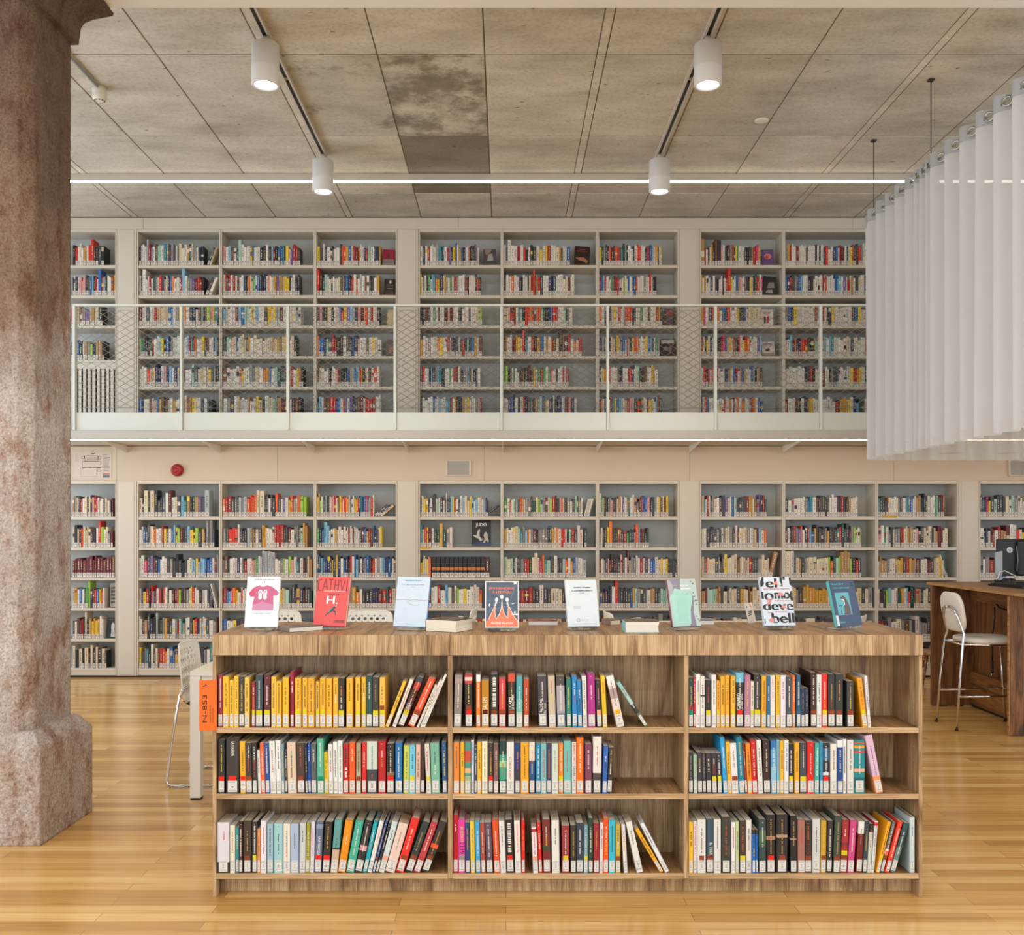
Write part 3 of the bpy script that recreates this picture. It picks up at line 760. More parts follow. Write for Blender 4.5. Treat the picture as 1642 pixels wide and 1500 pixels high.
for a, b_ in ((340.8, 346.6), (1473.6, 1479.3)):
    MB().bbox(cx_(a), cx_(b_), YC, YC + CD, 0, zf - .001, .001, mat=T).build('side_panel', M['oak_v'], case)
for a, b_ in DV:
    MB().bbox(cx_(a), cx_(b_), YC + .001, YC + CD - .001, cz_(1409), zf - .001, .001, mat=T).build('divider', M['oak_v'], case)
BAYS = [(346.6, 718.2), (725.4, 1097), (1104.3, 1473.6)]
SHELF = [1167.4, 1273.6, 1401.4]
for a, b_ in BAYS:
    MB().box(cx_(a) + .0005, cx_(b_) - .0005, YC + .272, YC + .288, cz_(1409), zf - .001, mat=T).build('back_panel', M['oak_v'], case)
    for py in SHELF:
        z = cz_(py)
        MB().box(cx_(a) + .0007, cx_(b_) - .0007, YC + .004, YC + .271, z - .0215, z, mat=T).build('shelf', M['oak_d'], case)
        MB().box(cx_(a) + .0007, cx_(b_) - .0007, YC + .0015, YC + .0039, z - .0215, z, mat=T).build('edge_band', M['oak_e'], case)
        MB().box(cx_(a) + .0007, cx_(b_) - .0007, YC + .289, YC + CD - .003, z - .0215, z, mat=T).build('shelf', M['oak_d'], case)
for a, b_ in zip(seams[:-1], seams[1:]):
    MB().box(max(a, x0 + .016) + .0005, min(b_, x1 - .016) - .0005, YC + .07, YC + .086, .001, cz_(1409) - .001, mat=T).build('plinth', M['oak_v'], case)
ph = MB()
for a, b_ in BAYS:
    for px, sgn in ((cx_(a), 1), (cx_(b_), -1)):
        for r_, py in enumerate(SHELF):
            for yy in (.05, .22):
                for k_ in range(3):
                    zz = cz_(py) + .07 + .055 * k_
                    ph.box(min(px + sgn * .0001, px + sgn * .0005), max(px + sgn * .0001, px + sgn * .0005), YC + yy, YC + yy + .004, zz, zz + .004, 'd8d2c4', mat=T)
ph.build('shelf_pin_holes', M['paper'], case)['label'] = 'small white plugs in the side panels'

# every novel on the case: left right top colour-name hex lean tabs print, read off each compartment
TAB = dict(y=('lemon', 'd8cc20'), u=('rust', '8e4426'), r=('red', 'e8281c'), g=('green', '1fa088'), p=('peach', 'f0a888'), o=('amber', 'e4ac1c'), k=('dark red', '6a201c'), a=('grey', '8a9088'), t=('teal', '149074'), O=('orange', 'e86a3c'))
PRT = dict(w='ece8e0', k='38322c', y='e2c64a', r='c8403c', o='e88a34', b='3c64a0', g='8c8a88', p='e884a0', d='c0a058')
TXT = {}
ZON = {}
DATA = '''
# T L 340 1060
72 137 195 crimson 8c2035 0 - w
140 215 208 yellow ecbb2c 0 - k
222 280 262 yellow ecbb2c 0 - k
282 343 208 yellow ecbb2c 0 - k
347 420 216 charcoal 3a3a3c 0 - y
425 490 220 yellow e8c050 0 - k
513 562 286 red a8303a 0 y w
570 664 193 slate-blue 2f4450 0 y w
672 762 193 maroon 5c2030 0 y w
775 837 213 yellow ecc040 0 - k
843 912 273 yellow ecb930 0 - k
925 1009 222 yellow edb92a 0 - k
1025 1074 148 crimson a01f3c 0 - w
1085 1172 231 yellow ecb42a 0 y k
1188 1252 231 yellow ecb42a 0 y k
1262 1345 231 yellow ecb030 0 - k
1357 1412 280 yellow e2b84a 0 y k
1415 1492 231 yellow ecb42a 0 y k
1497 1579 237 yellow ecb42a 0 - k
1588 1660 230 yellow ecb42a 0 - k
# T L 530 1060
100 182 234 black 33312f 0 y o
203 290 234 yellow ecb42a 0 - k
322 389 222 yellow e8b838 0 y k
402 466 222 yellow e8b838 0 y k
470 547 198 teal 1a4a48 0 - w
550 634 222 black 33312f 0 y d
642 716 224 yellow e8ba4a 0 yu k
712 762 272 yellow ecba30 240 - k
802 858 250 white e2e2d6 238 - r
868 958 225 dark-red 4a1418 270 y y
1000 1098 235 vermilion e8502a 290 u w
1128 1162 320 cream e2e0cc 245 - r
1168 1202 255 white e4e2d8 262 - k
1206 1240 180 white e6e6e2 295 - p
# T M 720 1060
58 160 190 taupe 8f8782 18 - w
213 312 184 black 1c1819 -8 ru y
357 414 190 orange f47a20 0 - w
428 528 262 mustard c08a1a 0 k -
545 645 178 black 222222 0 u W
658 747 231 red c8393f 0 u w
778 870 180 black 252323 0 u r
885 971 212 turquoise 4ba0aa 0 - w
982 1054 248 brick c0522b 0 - w
1180 1300 210 dark-grey 45434a -14 - w
1318 1412 205 stone c8bda6 -18 - r
1428 1536 210 lilac-grey a9a4ac -16 - w
1550 1614 238 green 2a8070 -8 - y
# T M 910 1060
66 132 205 blue 1e84c8 -8 - w
138 196 265 blue 1c7fb8 -14 - w
205 264 205 white eaeae4 -14 - k
275 374 172 magenta b02c8c -14 - w
390 458 255 black 2c2a2a -24 p p
468 527 200 yellow ecc21c -34 - r
655 757 200 pinkish-white e0d4d0 -150 o k
1020 1082 290 mint 8cc4c4 -382 - r
# T R 1095 1060
77 140 226 dark-green 0e3a38 0 t d
144 173 226 red c02830 0 - w
175 234 184 white e2e6e4 0 - k
238 293 208 white e6e4de 0 - k
302 376 261 black 2e2c2c 0 y r
382 445 189 white dfe3e2 0 - k
450 490 267 amber f0a818 0 y k
500 559 209 yellow e0a828 0 - k
562 622 197 yellow e4ac2c 0 - k
635 699 204 yellow e6b23a 0 y k
703 810 160 black 1f1f20 0 r w
812 888 191 mauve b07898 8 - y
892 934 274 cream e4e0cc 4 y k
937 1031 189 black 333333 0 y w
1037 1103 205 amber e8aa20 6 - k
1106 1147 205 blue 1a6898 0 - w
1155 1223 197 white e8e4e0 0 - r
1228 1284 191 yellow d8b020 0 - k
1288 1357 194 white e2deec 0 - r
1365 1441 214 speckled-grey 4a5058 0 - w
1445 1487 197 orange f47830 0 - w
1498 1554 191 blue 24587a 0 - w
1559 1607 367 navy 24304a 0 - g
1610 1662 367 navy 202a42 0 - g
# T R 1280 1060
168 247 161 brown-black 3a2420 0 u w
250 316 189 white dfe6e6 0 - k
320 396 181 red e02018 0 y w
400 494 184 black 2e3230 0 u d
498 602 184 black 2c3432 0 u o
645 737 274 charcoal 3a3a3c 0 u d
855 925 230 amber f2a41a -78 y k
928 968 203 white e4e8ee -48 - b
# M L 340 1170
75 162 147 black 2a2a2a 0 r y
180 352 130 black 343332 0 r -
366 445 164 yellow ecb42a -14 r k
447 530 185 black 302e2e -12 u w
535 597 180 black 2e3030 -16 - w
600 637 282 white e4e6e4 -18 - k
640 698 188 orange f06a38 -24 - w
702 762 188 blue 1450a0 -22 - w
766 843 159 white dfe3e0 -22 - k
846 912 154 white e2e6e4 -18 - k
914 953 205 slate-blue 7a9cac -14 - y
955 990 288 black 2a2a2c -8 - w
992 1108 177 beige d8c4ac -18 - k
1110 1222 190 dark-brown 40302a -12 u o
1228 1258 190 navy 1a3050 -14 - g
1261 1300 184 blue 1a58b8 -14 - w
1303 1376 200 grey 5a6268 -10 - w
1386 1472 130 sea-green 52b094 -10 t w
1475 1527 310 yellow e8d020 -10 - k
1533 1591 205 white e0e2e0 -10 - k
1595 1655 170 white e4e6e4 -8 - k
# M L 530 1170
100 160 154 white dfe8e6 -6 - k
163 234 200 red c02028 0 - K
243 323 177 orange f05a18 0 - w
335 398 190 olive a09a78 0 u k
408 469 177 red d81c24 0 - w
473 616 167 pale-green ccdcd0 0 - -
625 727 158 red b81c24 0 - w
742 837 192 black 26221f 0 r w
848 942 182 blue 1870b0 0 - w
953 1031 219 lime c0cc58 6 - k
1034 1110 214 sky-blue 6cc8e8 6 y k
1113 1178 210 pinkish-beige e0b8a4 6 - k
1181 1232 166 dark-brown 3a1c18 0 - -
1236 1297 195 white dcd8d0 -28 y r
1303 1420 189 sea-green 7cbca4 -14 - k
1474 1535 180 blue 2c5c8c -14 - y
# M M 720 1170
58 138 174 orange e08a3c 0 - k
150 202 174 amber f0b020 0 - k
205 288 178 green 4a9488 0 - -
291 329 149 pale-blue d0e0ee 0 - b
333 369 227 navy 1f4468 0 - w
371 429 172 yellow ecb830 0 - k
433 508 164 cream ece8c0 0 - g
517 583 190 black 3a3632 0 r o
587 654 204 mauve-brown 7c5c60 0 - w
662 757 157 dark-green 0f3c38 0 - w
760 857 171 white e2e2de 0 - -
867 938 184 navy 1e3c7c 0 - o
942 1052 181 amber f0a820 0 - k
1055 1132 177 navy 27548c 0 - o
1142 1213 192 blue 1888b4 0 - w
1215 1283 194 pale-turquoise 7cbcc0 0 - r
1286 1349 190 navy 2c3460 0 - o
1352 1439 190 pale-mint c8dcd0 0 - g
1441 1509 194 orange e8821c 0 y w
1513 1609 158 aqua 6cc0bc 0 - r
# M M 910 1170
58 118 179 white e6e6e4 0 - -
122 214 115 orange f47010 0 - w
232 320 197 plum 80405c 0 - w
330 444 100 white e4e2dc 8 - r
455 518 225 blue 2a64b8 22 - w
520 586 244 black 343028 28 - d
# M R 1095 1170
80 142 314 black 3c3840 0 - g
145 191 340 pale-green a8c8b4 -6 - g
196 262 312 black 38343c -10 - d
264 314 318 black 3a363e -10 - g
316 382 318 black 36323a -12 - w
385 456 318 black 38343c -14 y w
459 520 318 black 3a363c -18 y w
523 582 108 bright-blue 1a9ad8 -48 - w
586 641 168 yellow f0b428 -34 - k
648 736 187 white e0e0e2 -34 u g
740 817 104 teal 0e7c98 -44 - y
819 853 180 dark-red 7c2820 -40 - w
855 916 190 orange f08c18 -32 - k
920 991 150 red c41c20 -30 - w
998 1061 147 white dfe5e0 -28 - k
1068 1160 155 dark-brown 3a2420 -12 - w
1168 1240 155 sky-blue 5aa0cc -8 - w
1242 1282 147 pale-blue 6cb8d0 -4 - r
1284 1337 157 yellow ecb42a 0 - k
1341 1398 149 white dee4ea 0 - b
1400 1466 205 navy 24283a 0 y w
1475 1537 178 amber eeb02c 0 - k
1545 1637 185 slate-grey 3c4650 0 y w
# M R 1280 1170
122 211 169 red d81c1c 0 - w
217 280 190 turquoise 3cb0a8 8 - w
285 327 168 pale-blue 3a90b8 0 - -
332 412 188 blue-black 16222e 0 r w
430 516 198 white e2e0d8 0 - k
519 596 149 blue 164a90 0 - w
598 641 138 white e2e8ee 0 - k
655 743 149 white e0e2de 0 - k
746 890 149 teal 0f8c94 0 - w
1030 1132 82 lilac-pink d8b4cc -150 - b
# B L 340 1290
68 226 245 white dcdce6 0 - -
232 300 284 cream dfe0cc 0 - r
303 349 314 teal 2c94a0 0 - w
352 402 234 dark-brown 3a1814 0 - w
405 517 229 brown 3c342c 0 u d
522 588 240 charcoal 3a3a3a 0 y w
591 633 335 tan e08c48 0 - k
636 709 224 white e2e4ec 0 - r
717 801 269 pale-blue 98bccc 0 - k
813 929 261 pale-turquoise 9cd0d4 0 - k
935 1029 261 off-white e0e0d4 0 - k
1033 1138 261 periwinkle a8bcd8 0 - k
1140 1222 261 pale-grey c8d0d0 6 - k
1225 1278 264 olive a09c28 12 - w
1282 1336 240 white dadaea 16 - p
1340 1432 240 blue-grey 5a6c84 28 r -
1444 1542 240 black 2a2624 40 r d
# B L 530 1290
-8 86 214 teal 5ea0a0 60 - g
88 190 224 orange f0961c 102 - y
196 305 222 sea-green 40b098 132 - w
310 410 225 black 302a2c 142 - w
414 472 240 cyan 08a8b8 150 - w
478 540 230 white e4e6e0 162 - p
545 577 230 navy 284890 176 u y
582 620 258 black 2a2c2a 178 - w
625 703 235 pale-mint d0e4e4 184 p k
708 840 255 pale-pink e4ccc0 188 - g
848 958 195 red e82c28 216 u w
970 1072 245 dark-green 2c3c38 236 u d
1080 1172 245 red b83c44 242 - w
1180 1290 240 black 2c2c2a 248 u o
# B M 720 1290
55 119 156 red c01c28 0 - w
125 214 214 hot-pink e83ca8 -4 a -
218 277 254 blue 1c4474 -10 - o
285 345 234 yellow ecc83c -12 - g
353 419 234 sky-blue 38a8e0 -14 - w
424 484 252 brick a84838 -20 - w
492 582 252 plum-grey 5c4c60 -24 - w
595 673 217 vermilion dc4c20 -28 - w
677 754 227 white e2e4e2 -24 - k
760 862 219 black 1f1d1d -26 r W
872 953 224 white e4e4e0 -18 - o
958 1003 229 red d82020 -6 - o
1110 1176 312 white e0e0e4 -26 p r
1184 1231 254 red dc1c1c -28 - w
1240 1346 214 dark-red 742824 -16 - w
1358 1459 217 white e2e4de -10 - k
1487 1588 294 brick 98343c 0 y w
# B M 910 1290
40 116 289 dark-brown 3c342e 0 - d
119 211 259 slate-blue 2c3a4c 0 - w
214 273 284 grey-blue 6c98a4 0 y w
276 339 194 dark-green 1c3c2c 0 - w
343 419 261 crimson 9c2430 0 - d
422 466 249 white e0dedc 8 - k
470 539 199 vermilion fc5010 6 - w
541 626 219 cyan 34c0dc 2 - k
635 699 269 mustard c8ac44 0 u k
745 796 272 white e2dede -36 - r
918 1002 240 white e0e2de -152 - k
1222 1282 338 amber f0b020 -338 - k
1292 1354 262 white e0e6ee -342 - k
# B R 1095 1290
80 135 237 yellow ecb830 0 - k
140 191 234 white e4e2ec 0 - r
196 306 209 white e0e2de 0 u k
313 411 207 slate-blue 3c5464 0 u -
414 506 207 white e2e4e4 0 - k
512 634 174 black 3a3c34 0 - r
640 698 242 white e4e4ea 0 - r
701 743 237 pale-green c4d49c 0 - k
750 833 227 dark-brown 3a302c 0 y o
836 911 217 white e0e0de 0 - k
915 960 344 blue 1468b8 0 - k
962 993 344 blue 1468b8 0 - k
1003 1098 207 green-grey 34484c 0 - w
1102 1226 149 black 1e1a1a 0 r d
1240 1388 149 black 201c1c 0 u d
1418 1506 161 black 1c1818 0 - d
1516 1612 214 dusty-pink a87468 0 - r
# B R 1280 1290
94 187 229 black 2c2422 0 u o
191 296 204 pale-grey ccd2d2 6 - k
299 372 224 mustard c49c30 10 u y
376 450 230 charcoal 383432 22 - w
456 548 164 dark-green 344438 32 u d
553 645 221 dark-red a02c2c 36 uy w
650 736 224 pink c84480 44 - w
765 846 237 maroon 7c1c1c 40 - g
850 908 234 slate 2c3a40 38 - d
911 962 269 pale-green c8d4c4 36 - r
965 1010 234 white e4e6e6 52 - b
1030 1076 240 amber f4ac18 156 y k
1082 1132 245 grey 66666a 168 uO w
1140 1200 235 vermilion f03820 186 - w
1210 1286 260 teal 2c585c 190 - w
1480 1548 184 pale-blue c8dce0 0 - b
'''
# legible printing: (row, bay, px of the left edge) -> list of (text, colour, centre fraction up, length fraction, width fraction, direction)
LET = {
 ('T', 'M', 428): [('RISALEM', 'f0e8d0', .46, .34, .62, 'up')],
 ('T', 'M', 778): [('LUPI', 'f0ece6', .44, .24, .36, 'up', -.2), ('DI ROMA', 'f0ece6', .46, .3, .36, 'up', .22)],
 ('T', 'M', 1180): [('la vita', 'e8e4e0', .42, .25, .28, 'up', -.2), ('che vuoi', 'e8e4e0', .36, .24, .28, 'up', .25)],
 ('T', 'R', 703): [('CANARO', 'f4f2ee', .47, .3, .42, 'up', -.16), ('LA MIA VITA', 'f4f2ee', .46, .3, .2, 'up', .28)],
 ('T', 'L', 868): [('CATI', 'e8e0d8', .38, .17, .3, 'up', -.2), ('PAPA', 'e8e0d8', .37, .17, .3, 'up', .2)],
 ('M', 'L', 180): [('LA STAGIONE', 'e6e2dc', .82, .26, .24, 'down', .02)],
 ('M', 'L', 163): [],
 ('M', 'L', 473): [("VALENTINA D'URBANO", '4a6a94', .68, .46, .14, 'down'), ('ISOLA', 'd8603c', .33, .09, .13, 'down')],
 ('M', 'M', 760): [('ETTEROI VONO', 'b0403c', .5, .42, .28, 'down')],
 ('M', 'M', 58): [], 
 ('M', 'MJ', 58): [('GERARDO GRECO', 'd03030', .78, .42, .5, 'down'), ('GUERRA CA', '2a2a2a', .39, .3, .5, 'down')],
 ('B', 'L', 68): [('CHIARA', 'd84848', .74, .17, .16, 'down', .05)],
 ('B', 'L', 1340): [('UNA TRAPPOLA D', 'e6e8ea', .5, .42, .34, 'down')],
 ('B', 'M', 125): [('BUZZATI', 'b8d838', .73, .27, .4, 'down'), ('2119', '1c181c', .47, .22, .72, 'down')],
 ('B', 'R', 313): [('IL TESTI', 'ece8e2', .44, .24, .4, 'down', .12)],
}
ZONES = {   # pictures and colour fields on spines: fractions of the height
 ('T', 'M', 213): [(.82, 1, 'b4303a'), (.88, .95, 'e8c8c0')], ('T', 'M', 357): [(.87, 1, 'f0eeea')], ('T', 'M', 778): [(.86, 1, 'd8543c')],
 ('T', 'M', 885): [(.3, .55, '74b4ae'), (0, .3, 'a8c8b0')], ('T', 'M', 58): [(.84, .93, 'a89690'), (0, .5, '85807c')], ('T', 'M', 1428): [(.82, 1, '4c4848'), (0, .28, '74849c')],
 ('T', 'R', 703): [(.78, 1, '6ab8d8'), (.74, .82, '20323e')], ('T', 'R', 77): [(.32, .44, '8c2434'), (.6, .63, '0a2a28'), (.74, .77, '0a2a28')],
 ('T', 'L', 868): [(.78, 1, '30404e'), (.75, .9, 'b83040')], ('M', 'L', 473): [(0, .46, '3a444c')], ('M', 'L', 335): [(.3, .5, 'b0ac94')], ('M', 'L', 742): [(.36, .43, '8c6a4c')],
 ('M', 'M', 205): [(.62, .84, 'c4503c'), (.4, .5, 'e0b888'), (0, .34, 'a8b890')], ('M', 'M', 662): [(.25, .74, '3a9c80'), (.5, .62, '9cc890')],
 ('M', 'M', 867): [(0, .48, '383648')], ('M', 'M', 1055): [(.64, 1, 'e2dccc'), (0, .27, '35323a')], ('M', 'MJ', 330): [(0, .36, '4a423e')],
 ('M', 'R', 1168): [(.22, .5, '8cc0dc'), (.84, 1, '2c74b4')], ('M', 'R', 332): [(.66, .9, '2c6c98'), (.36, .42, 'd8dce0')], ('M', 'R', 519): [(.87, 1, 'eceeee')],
 ('M', 'R', 746): [(.85, .9, 'e8a030'), (.76, .8, 'd83c2c'), (.4, .47, 'e8b090'), (.1, .3, '0a6470'), (.93, .96, 'd85030')], ('M', 'R', 1030): [(0, .29, 'e8965c')],
 ('B', 'L', 68): [(0, .22, '38322e')], ('B', 'L', -8): [(0, .44, 'c8b498'), (.44, .47, '2a2a2a')], ('B', 'L', 310): [(.42, .52, 'd8a0a4')], ('B', 'L', 1180): [(.47, .55, 'e8542c')],
 ('B', 'M', 1240): [(.42, .5, '2c4430')], ('B', 'M', 1110): [(.9, .97, 'b03038')], ('B', 'R', 765): [(.76, 1, 'e8e6e2')], ('B', 'R', 911): [(.83, 1, '24241f')],
 ('B', 'R', 965): [(.91, .98, 'd83040')], ('B', 'R', 915): [(.9, 1, '2a2a2a')], ('B', 'R', 962): [(.9, 1, '2a2a2a')], ('B', 'R', 1102): [(.575, .635, 'a8805f')],
 ('B', 'R', 1240): [(.61, .66, 'b08a70')], ('B', 'R', 1418): [(.58, .61, '9a7c7c')],
 ('B', 'R', 553): [(.5, .58, '702424')], ('B', 'R', 1082): [(.36, .46, 'e6eef2')], ('B', 'R', 1210): [(0, .5, '6c8884')], ('T', 'M', 655): [(.82, 1, 'e8ecec'), (.55, .75, 'b09a98')],
 ('T', 'M', 1020): [(0, .42, '5c6a50'), (.3, .5, '2c3434')], ('T', 'R', 238): [(.6, .63, '2c2c2c')], ('B', 'L', 1340): [(.86, .95, '8494a8')], ('B', 'R', 1003): [(.5, .8, '4a6a50')],
}
def spoken(c): return c.replace('-', ' ')
ORD = ['', 'first', 'second', 'third', 'fourth', 'fifth', 'sixth', 'seventh', 'eighth', 'ninth', 'tenth', 'eleventh', 'twelfth', 'thirteenth', 'fourteenth', 'fifteenth', 'sixteenth', 'seventeenth', 'eighteenth', 'nineteenth', 'twentieth']
books = []
row = bay = None
for ln in DATA.strip().splitlines():
    if ln.startswith('#'):
        _, row, bay, ox, oy = ln.split(); ox, oy = float(ox), float(oy); continue
    l, r_, t_, cn, cc, le, tb, pr = ln.split()
    l, r_, t_, le = float(l), float(r_), float(t_), float(le)
    key = (row, bay, int(l))
    if row == 'M' and bay == 'M' and ox > 900: key = (row, 'MJ', int(l))
    books.append(dict(row=row, bay=bay, L=l / 8.21 + ox, R=r_ / 8.21 + ox, T=t_ / 8.21 + oy, cn=cn, col=cc, lean=le / 8.21, tabs=tb, prt=pr, key=key))
ROWI = dict(T=0, M=1, B=2); ROWN = dict(T='top', M='middle', B='bottom'); BAYN = dict(L='left', M='middle', R='right')
shelves = {}
for b_ in books: shelves.setdefault((b_['row'], b_['bay']), []).append(b_)
def corners(b):
    """outline of the spine in the picture plane (metres)"""
    a = b['ang']; t, h = b['t'], b['h']; px = b['piv']
    pts = [(-t, 0), (0, 0), (0, h), (-t, h)] if a > 0 else [(0, 0), (t, 0), (t, h), (0, h)]
    return [(px + x * math.cos(a) + z * math.sin(a), -x * math.sin(a) + z * math.cos(a)) for x, z in pts]
def gap(A, B):
    """smallest shift to the right that frees outline B of outline A"""
    best = 0
    for z in [i * .01 for i in range(0, 30)]:
        def span(P):
            xs_ = []
            for i in range(4):
                (xa_, za), (xb_, zb_) = P[i], P[(i + 1) % 4]
                if (za - z) * (zb_ - z) <= 0 and abs(za - zb_) > 1e-9: xs_.append(xa_ + (xb_ - xa_) * (z - za) / (zb_ - za))
            return (min(xs_), max(xs_)) if xs_ else None
        sa, sb = span(A), span(B)
        if sa and sb: best = max(best, sa[1] - sb[0] + .0004)
    return best
for (row, bay), lst in shelves.items():
    zb = cz_(SHELF[ROWI[row]])
    prev = None
    for b in lst:
        vis = (SHELF[ROWI[row]] - b['T']) * K
        b['ang'] = math.atan2(b['lean'] * K, vis)
        w = (b['R'] - b['L']) * K
        b['t'] = w * math.cos(b['ang']) * .985
        b['h'] = max(.12, (vis - .5 * b['t'] * abs(math.sin(b['ang']))) / math.cos(b['ang']))
        b['piv'] = cx_(b['R']) if b['ang'] > 0 else max(cx_(b['L']), cx_(BAYS['LMR'.index(bay)][0]) + .001)
        if prev is not None:
            b['piv'] += gap(corners(prev), corners(b))
        prev = b
    # keep the last book inside the bay
    lim = cx_(BAYS['LMR'.index(bay)][1]) - .002
    over = max(p[0] for p in corners(lst[-1])) - lim
    if over > 0:
        for b in lst: b['piv'] -= over * (lst.index(b) + 1) / len(lst)
        print('shifted shelf', row, bay, over)
    # words for the label
    med = sorted(b['h'] for b in lst)[len(lst) // 2]
    for i, b in enumerate(lst):
        w = []
        if abs(b['ang']) > .12: w.append('leaning')
        if b['h'] > med * 1.09: w.append('tall')
        elif b['h'] < med * .93: w.append('short')
        elif b['t'] > .034: w.append('thick')
        elif b['t'] < .0125: w.append('thin')
        d = ' '.join(w[:2] + [spoken(b['cn']), 'book'])
        if b['tabs'] != '-': d += ' with ' + TAB[b['tabs'][0]][0] + ' sticker'
        n, k_ = i + 1, len(lst) - i
        pos = ('%s from left' % ORD[n]) if n <= k_ and n > 1 else 'leftmost' if n == 1 else 'rightmost' if k_ == 1 else '%s from right' % ORD[k_]
        b['label'] = '%s, %s, %s shelf, oak case %s bay' % (d, pos, ROWN[row], BAYN[bay])

def front_book(b):
    zb = cz_(SHELF[ROWI[b['row']]]) + .0004
    t, h = b['t'], b['h']
    hard = h > .212 or b['key'] in (('M', 'L', 180),)
    d = U(.132, .148) if not hard else U(.15, .165)
    if b['h'] < .165: d = U(.105, .12)
    yo = U(.001, .009)
    o = thing('book', b['label'], 'book', (b['piv'], YC + yo, zb), (0, b['ang'], 0), group='books on the %s shelf of the oak case, %s bay' % (ROWN[b['row']], BAYN[b['bay']]))
    a0 = -t if b['ang'] > 0 else 0.0
    a1 = a0 + t
    bd = .0026 if hard else .0007
    bd = min(bd, t * .2)
    c_ = min(.0035, t * .2)
    col = b['col']
    # cover: spine and two boards, cut in colour fields
    zs = sorted({0.0, 1.0} | {f for z in ZONES.get(b['key'], []) for f in z[:2]})
    cov = MB()
    outer = [(a0, d), (a0, c_), (a0 + c_ * .35, c_ * .3), (a0 + c_, 0), (a1 - c_, 0), (a1 - c_ * .35, c_ * .3), (a1, c_), (a1, d)]
    inner = [(a0 + bd, d), (a0 + bd, c_ + bd), (a1 - bd, c_ + bd), (a1 - bd, d)]
    jit = U(-.02, .02)
    def cc(f):
        q = hx(col)
        for u0, u1, zc in ZONES.get(b['key'], []):
            if u0 <= f < u1: q = hx(zc)
        return tuple(max(0, min(1, v + jit)) for v in q)
    for f0, f1 in zip(zs[:-1], zs[1:]):
        n = len(outer)
        vs = [(x, y, h * f0) for x, y in outer] + [(x, y, h * f1) for x, y in outer]
        cov.add(vs, [(i, i + 1, n + i + 1, n + i) for i in range(n - 1)], cc((f0 + f1) / 2))
    for z, fl, q in ((0.0, 0, cc(.001)), (h, 1, cc(.999))):
        vs = [(x, y, z) for x, y in outer] + [(x, y, z) for x, y in inner]
        fs = [(0, 1, 9, 8), (1, 2, 3, 9), (3, 4, 10, 9), (4, 5, 6, 10), (6, 7, 11, 10)]
        cov.add(vs, [f if fl else f[::-1] for f in fs], q)
    vs = [(x, y, 0) for x, y in inner] + [(x, y, h) for x, y in inner]
    cov.add(vs, [(4 + i, 5 + i, i + 1, i) for i in range(3)] , 'd8d4c8')
    cov.add([(a0, d, 0), (a0 + bd, d, 0), (a0 + bd, d, h), (a0, d, h), (a1, d, 0), (a1 - bd, d, 0), (a1 - bd, d, h), (a1, d, h)], [(0, 3, 2, 1), (4, 5, 6, 7)], col)
    cov.build('cover', M['book'], o)
    pg = random.choice(['c9bda6', 'd2c8b2', 'bfae92', 'cdc4b4'])
    ins = .003 if hard else .0006
    MB().box(a0 + bd, a1 - bd, c_ + bd + .0002, d - (.004 if hard else .001), ins, h - ins, pg).build('page_block', M['paper'], o)
    # call number label
    lw0, lw1 = (a0 + c_ * .7, a1 - c_ * .7)
    if t > .03:
        m_ = (a0 + a1) / 2; hw = max(.012, t * .36); lw0, lw1 = m_ - hw, m_ + hw
    lb = MB(); z0, z1 = U(.0055, .0075), U(.0505, .0535)
    y = -.0005
    lb.box(lw0, lw1, y, -.00002, z0, z1, 'd9dbd8')
    w = lw1 - lw0; e = y - .0002
    def mk(u0, u1, s0, s1, q): lb.add([(lw0 + w * u0, e, s0), (lw0 + w * u1, e, s0), (lw0 + w * u1, e, s1), (lw0 + w * u0, e, s1)], [(0, 1, 2, 3)], q)
    mk(.08, .92, z0 + .006, z0 + .0078, '5c5a58')
    for k_ in range(3):
        zz = z0 + .017 + k_ * .0055
        hw = U(.06, .17); mk(.5 - hw, .5 + hw, zz, zz + .0024, '85827f')
    mk(.1, .9, z1 - .0055, z1 - .004, 'a3a09d'); mk(.15, U(.6, .85), z1 - .009, z1 - .0078, 'a3a09d')
    lb.build('call_number_label', M['paper'], o)
    zz = z1 + .0006
    if b['tabs'] != '-':
        for q in b['tabs']:
            sw0, sw1 = (a0 + c_ * .7, a1 - c_ * .7)
            if t > .03: m_ = (lw0 + lw1) / 2; sw0, sw1 = m_ - w * .4, m_ + w * .4
            MB().box(sw0, sw1, -.0005, -.00002, zz, zz + .0185, TAB[q][1]).build('colour_sticker', M['paper'], o)['label'] = TAB[q][0] + ' sticker'
            zz += .0192
    tx = MB(); yl = -.0004
    mid = (a0 + a1) / 2
    for it in LET.get(b['key'], []):
        s, q, fc, fl, fw, dr = it[:6]; ofs = it[6] if len(it) > 6 else 0
        vs, fs, gw, gh = glyphs(s)
        letters(tx, s, mid + ofs * t, h * fc, yl, q, height=t * fw, width=h * fl, rot=(90 if dr == 'up' else -90), bold=.0002)
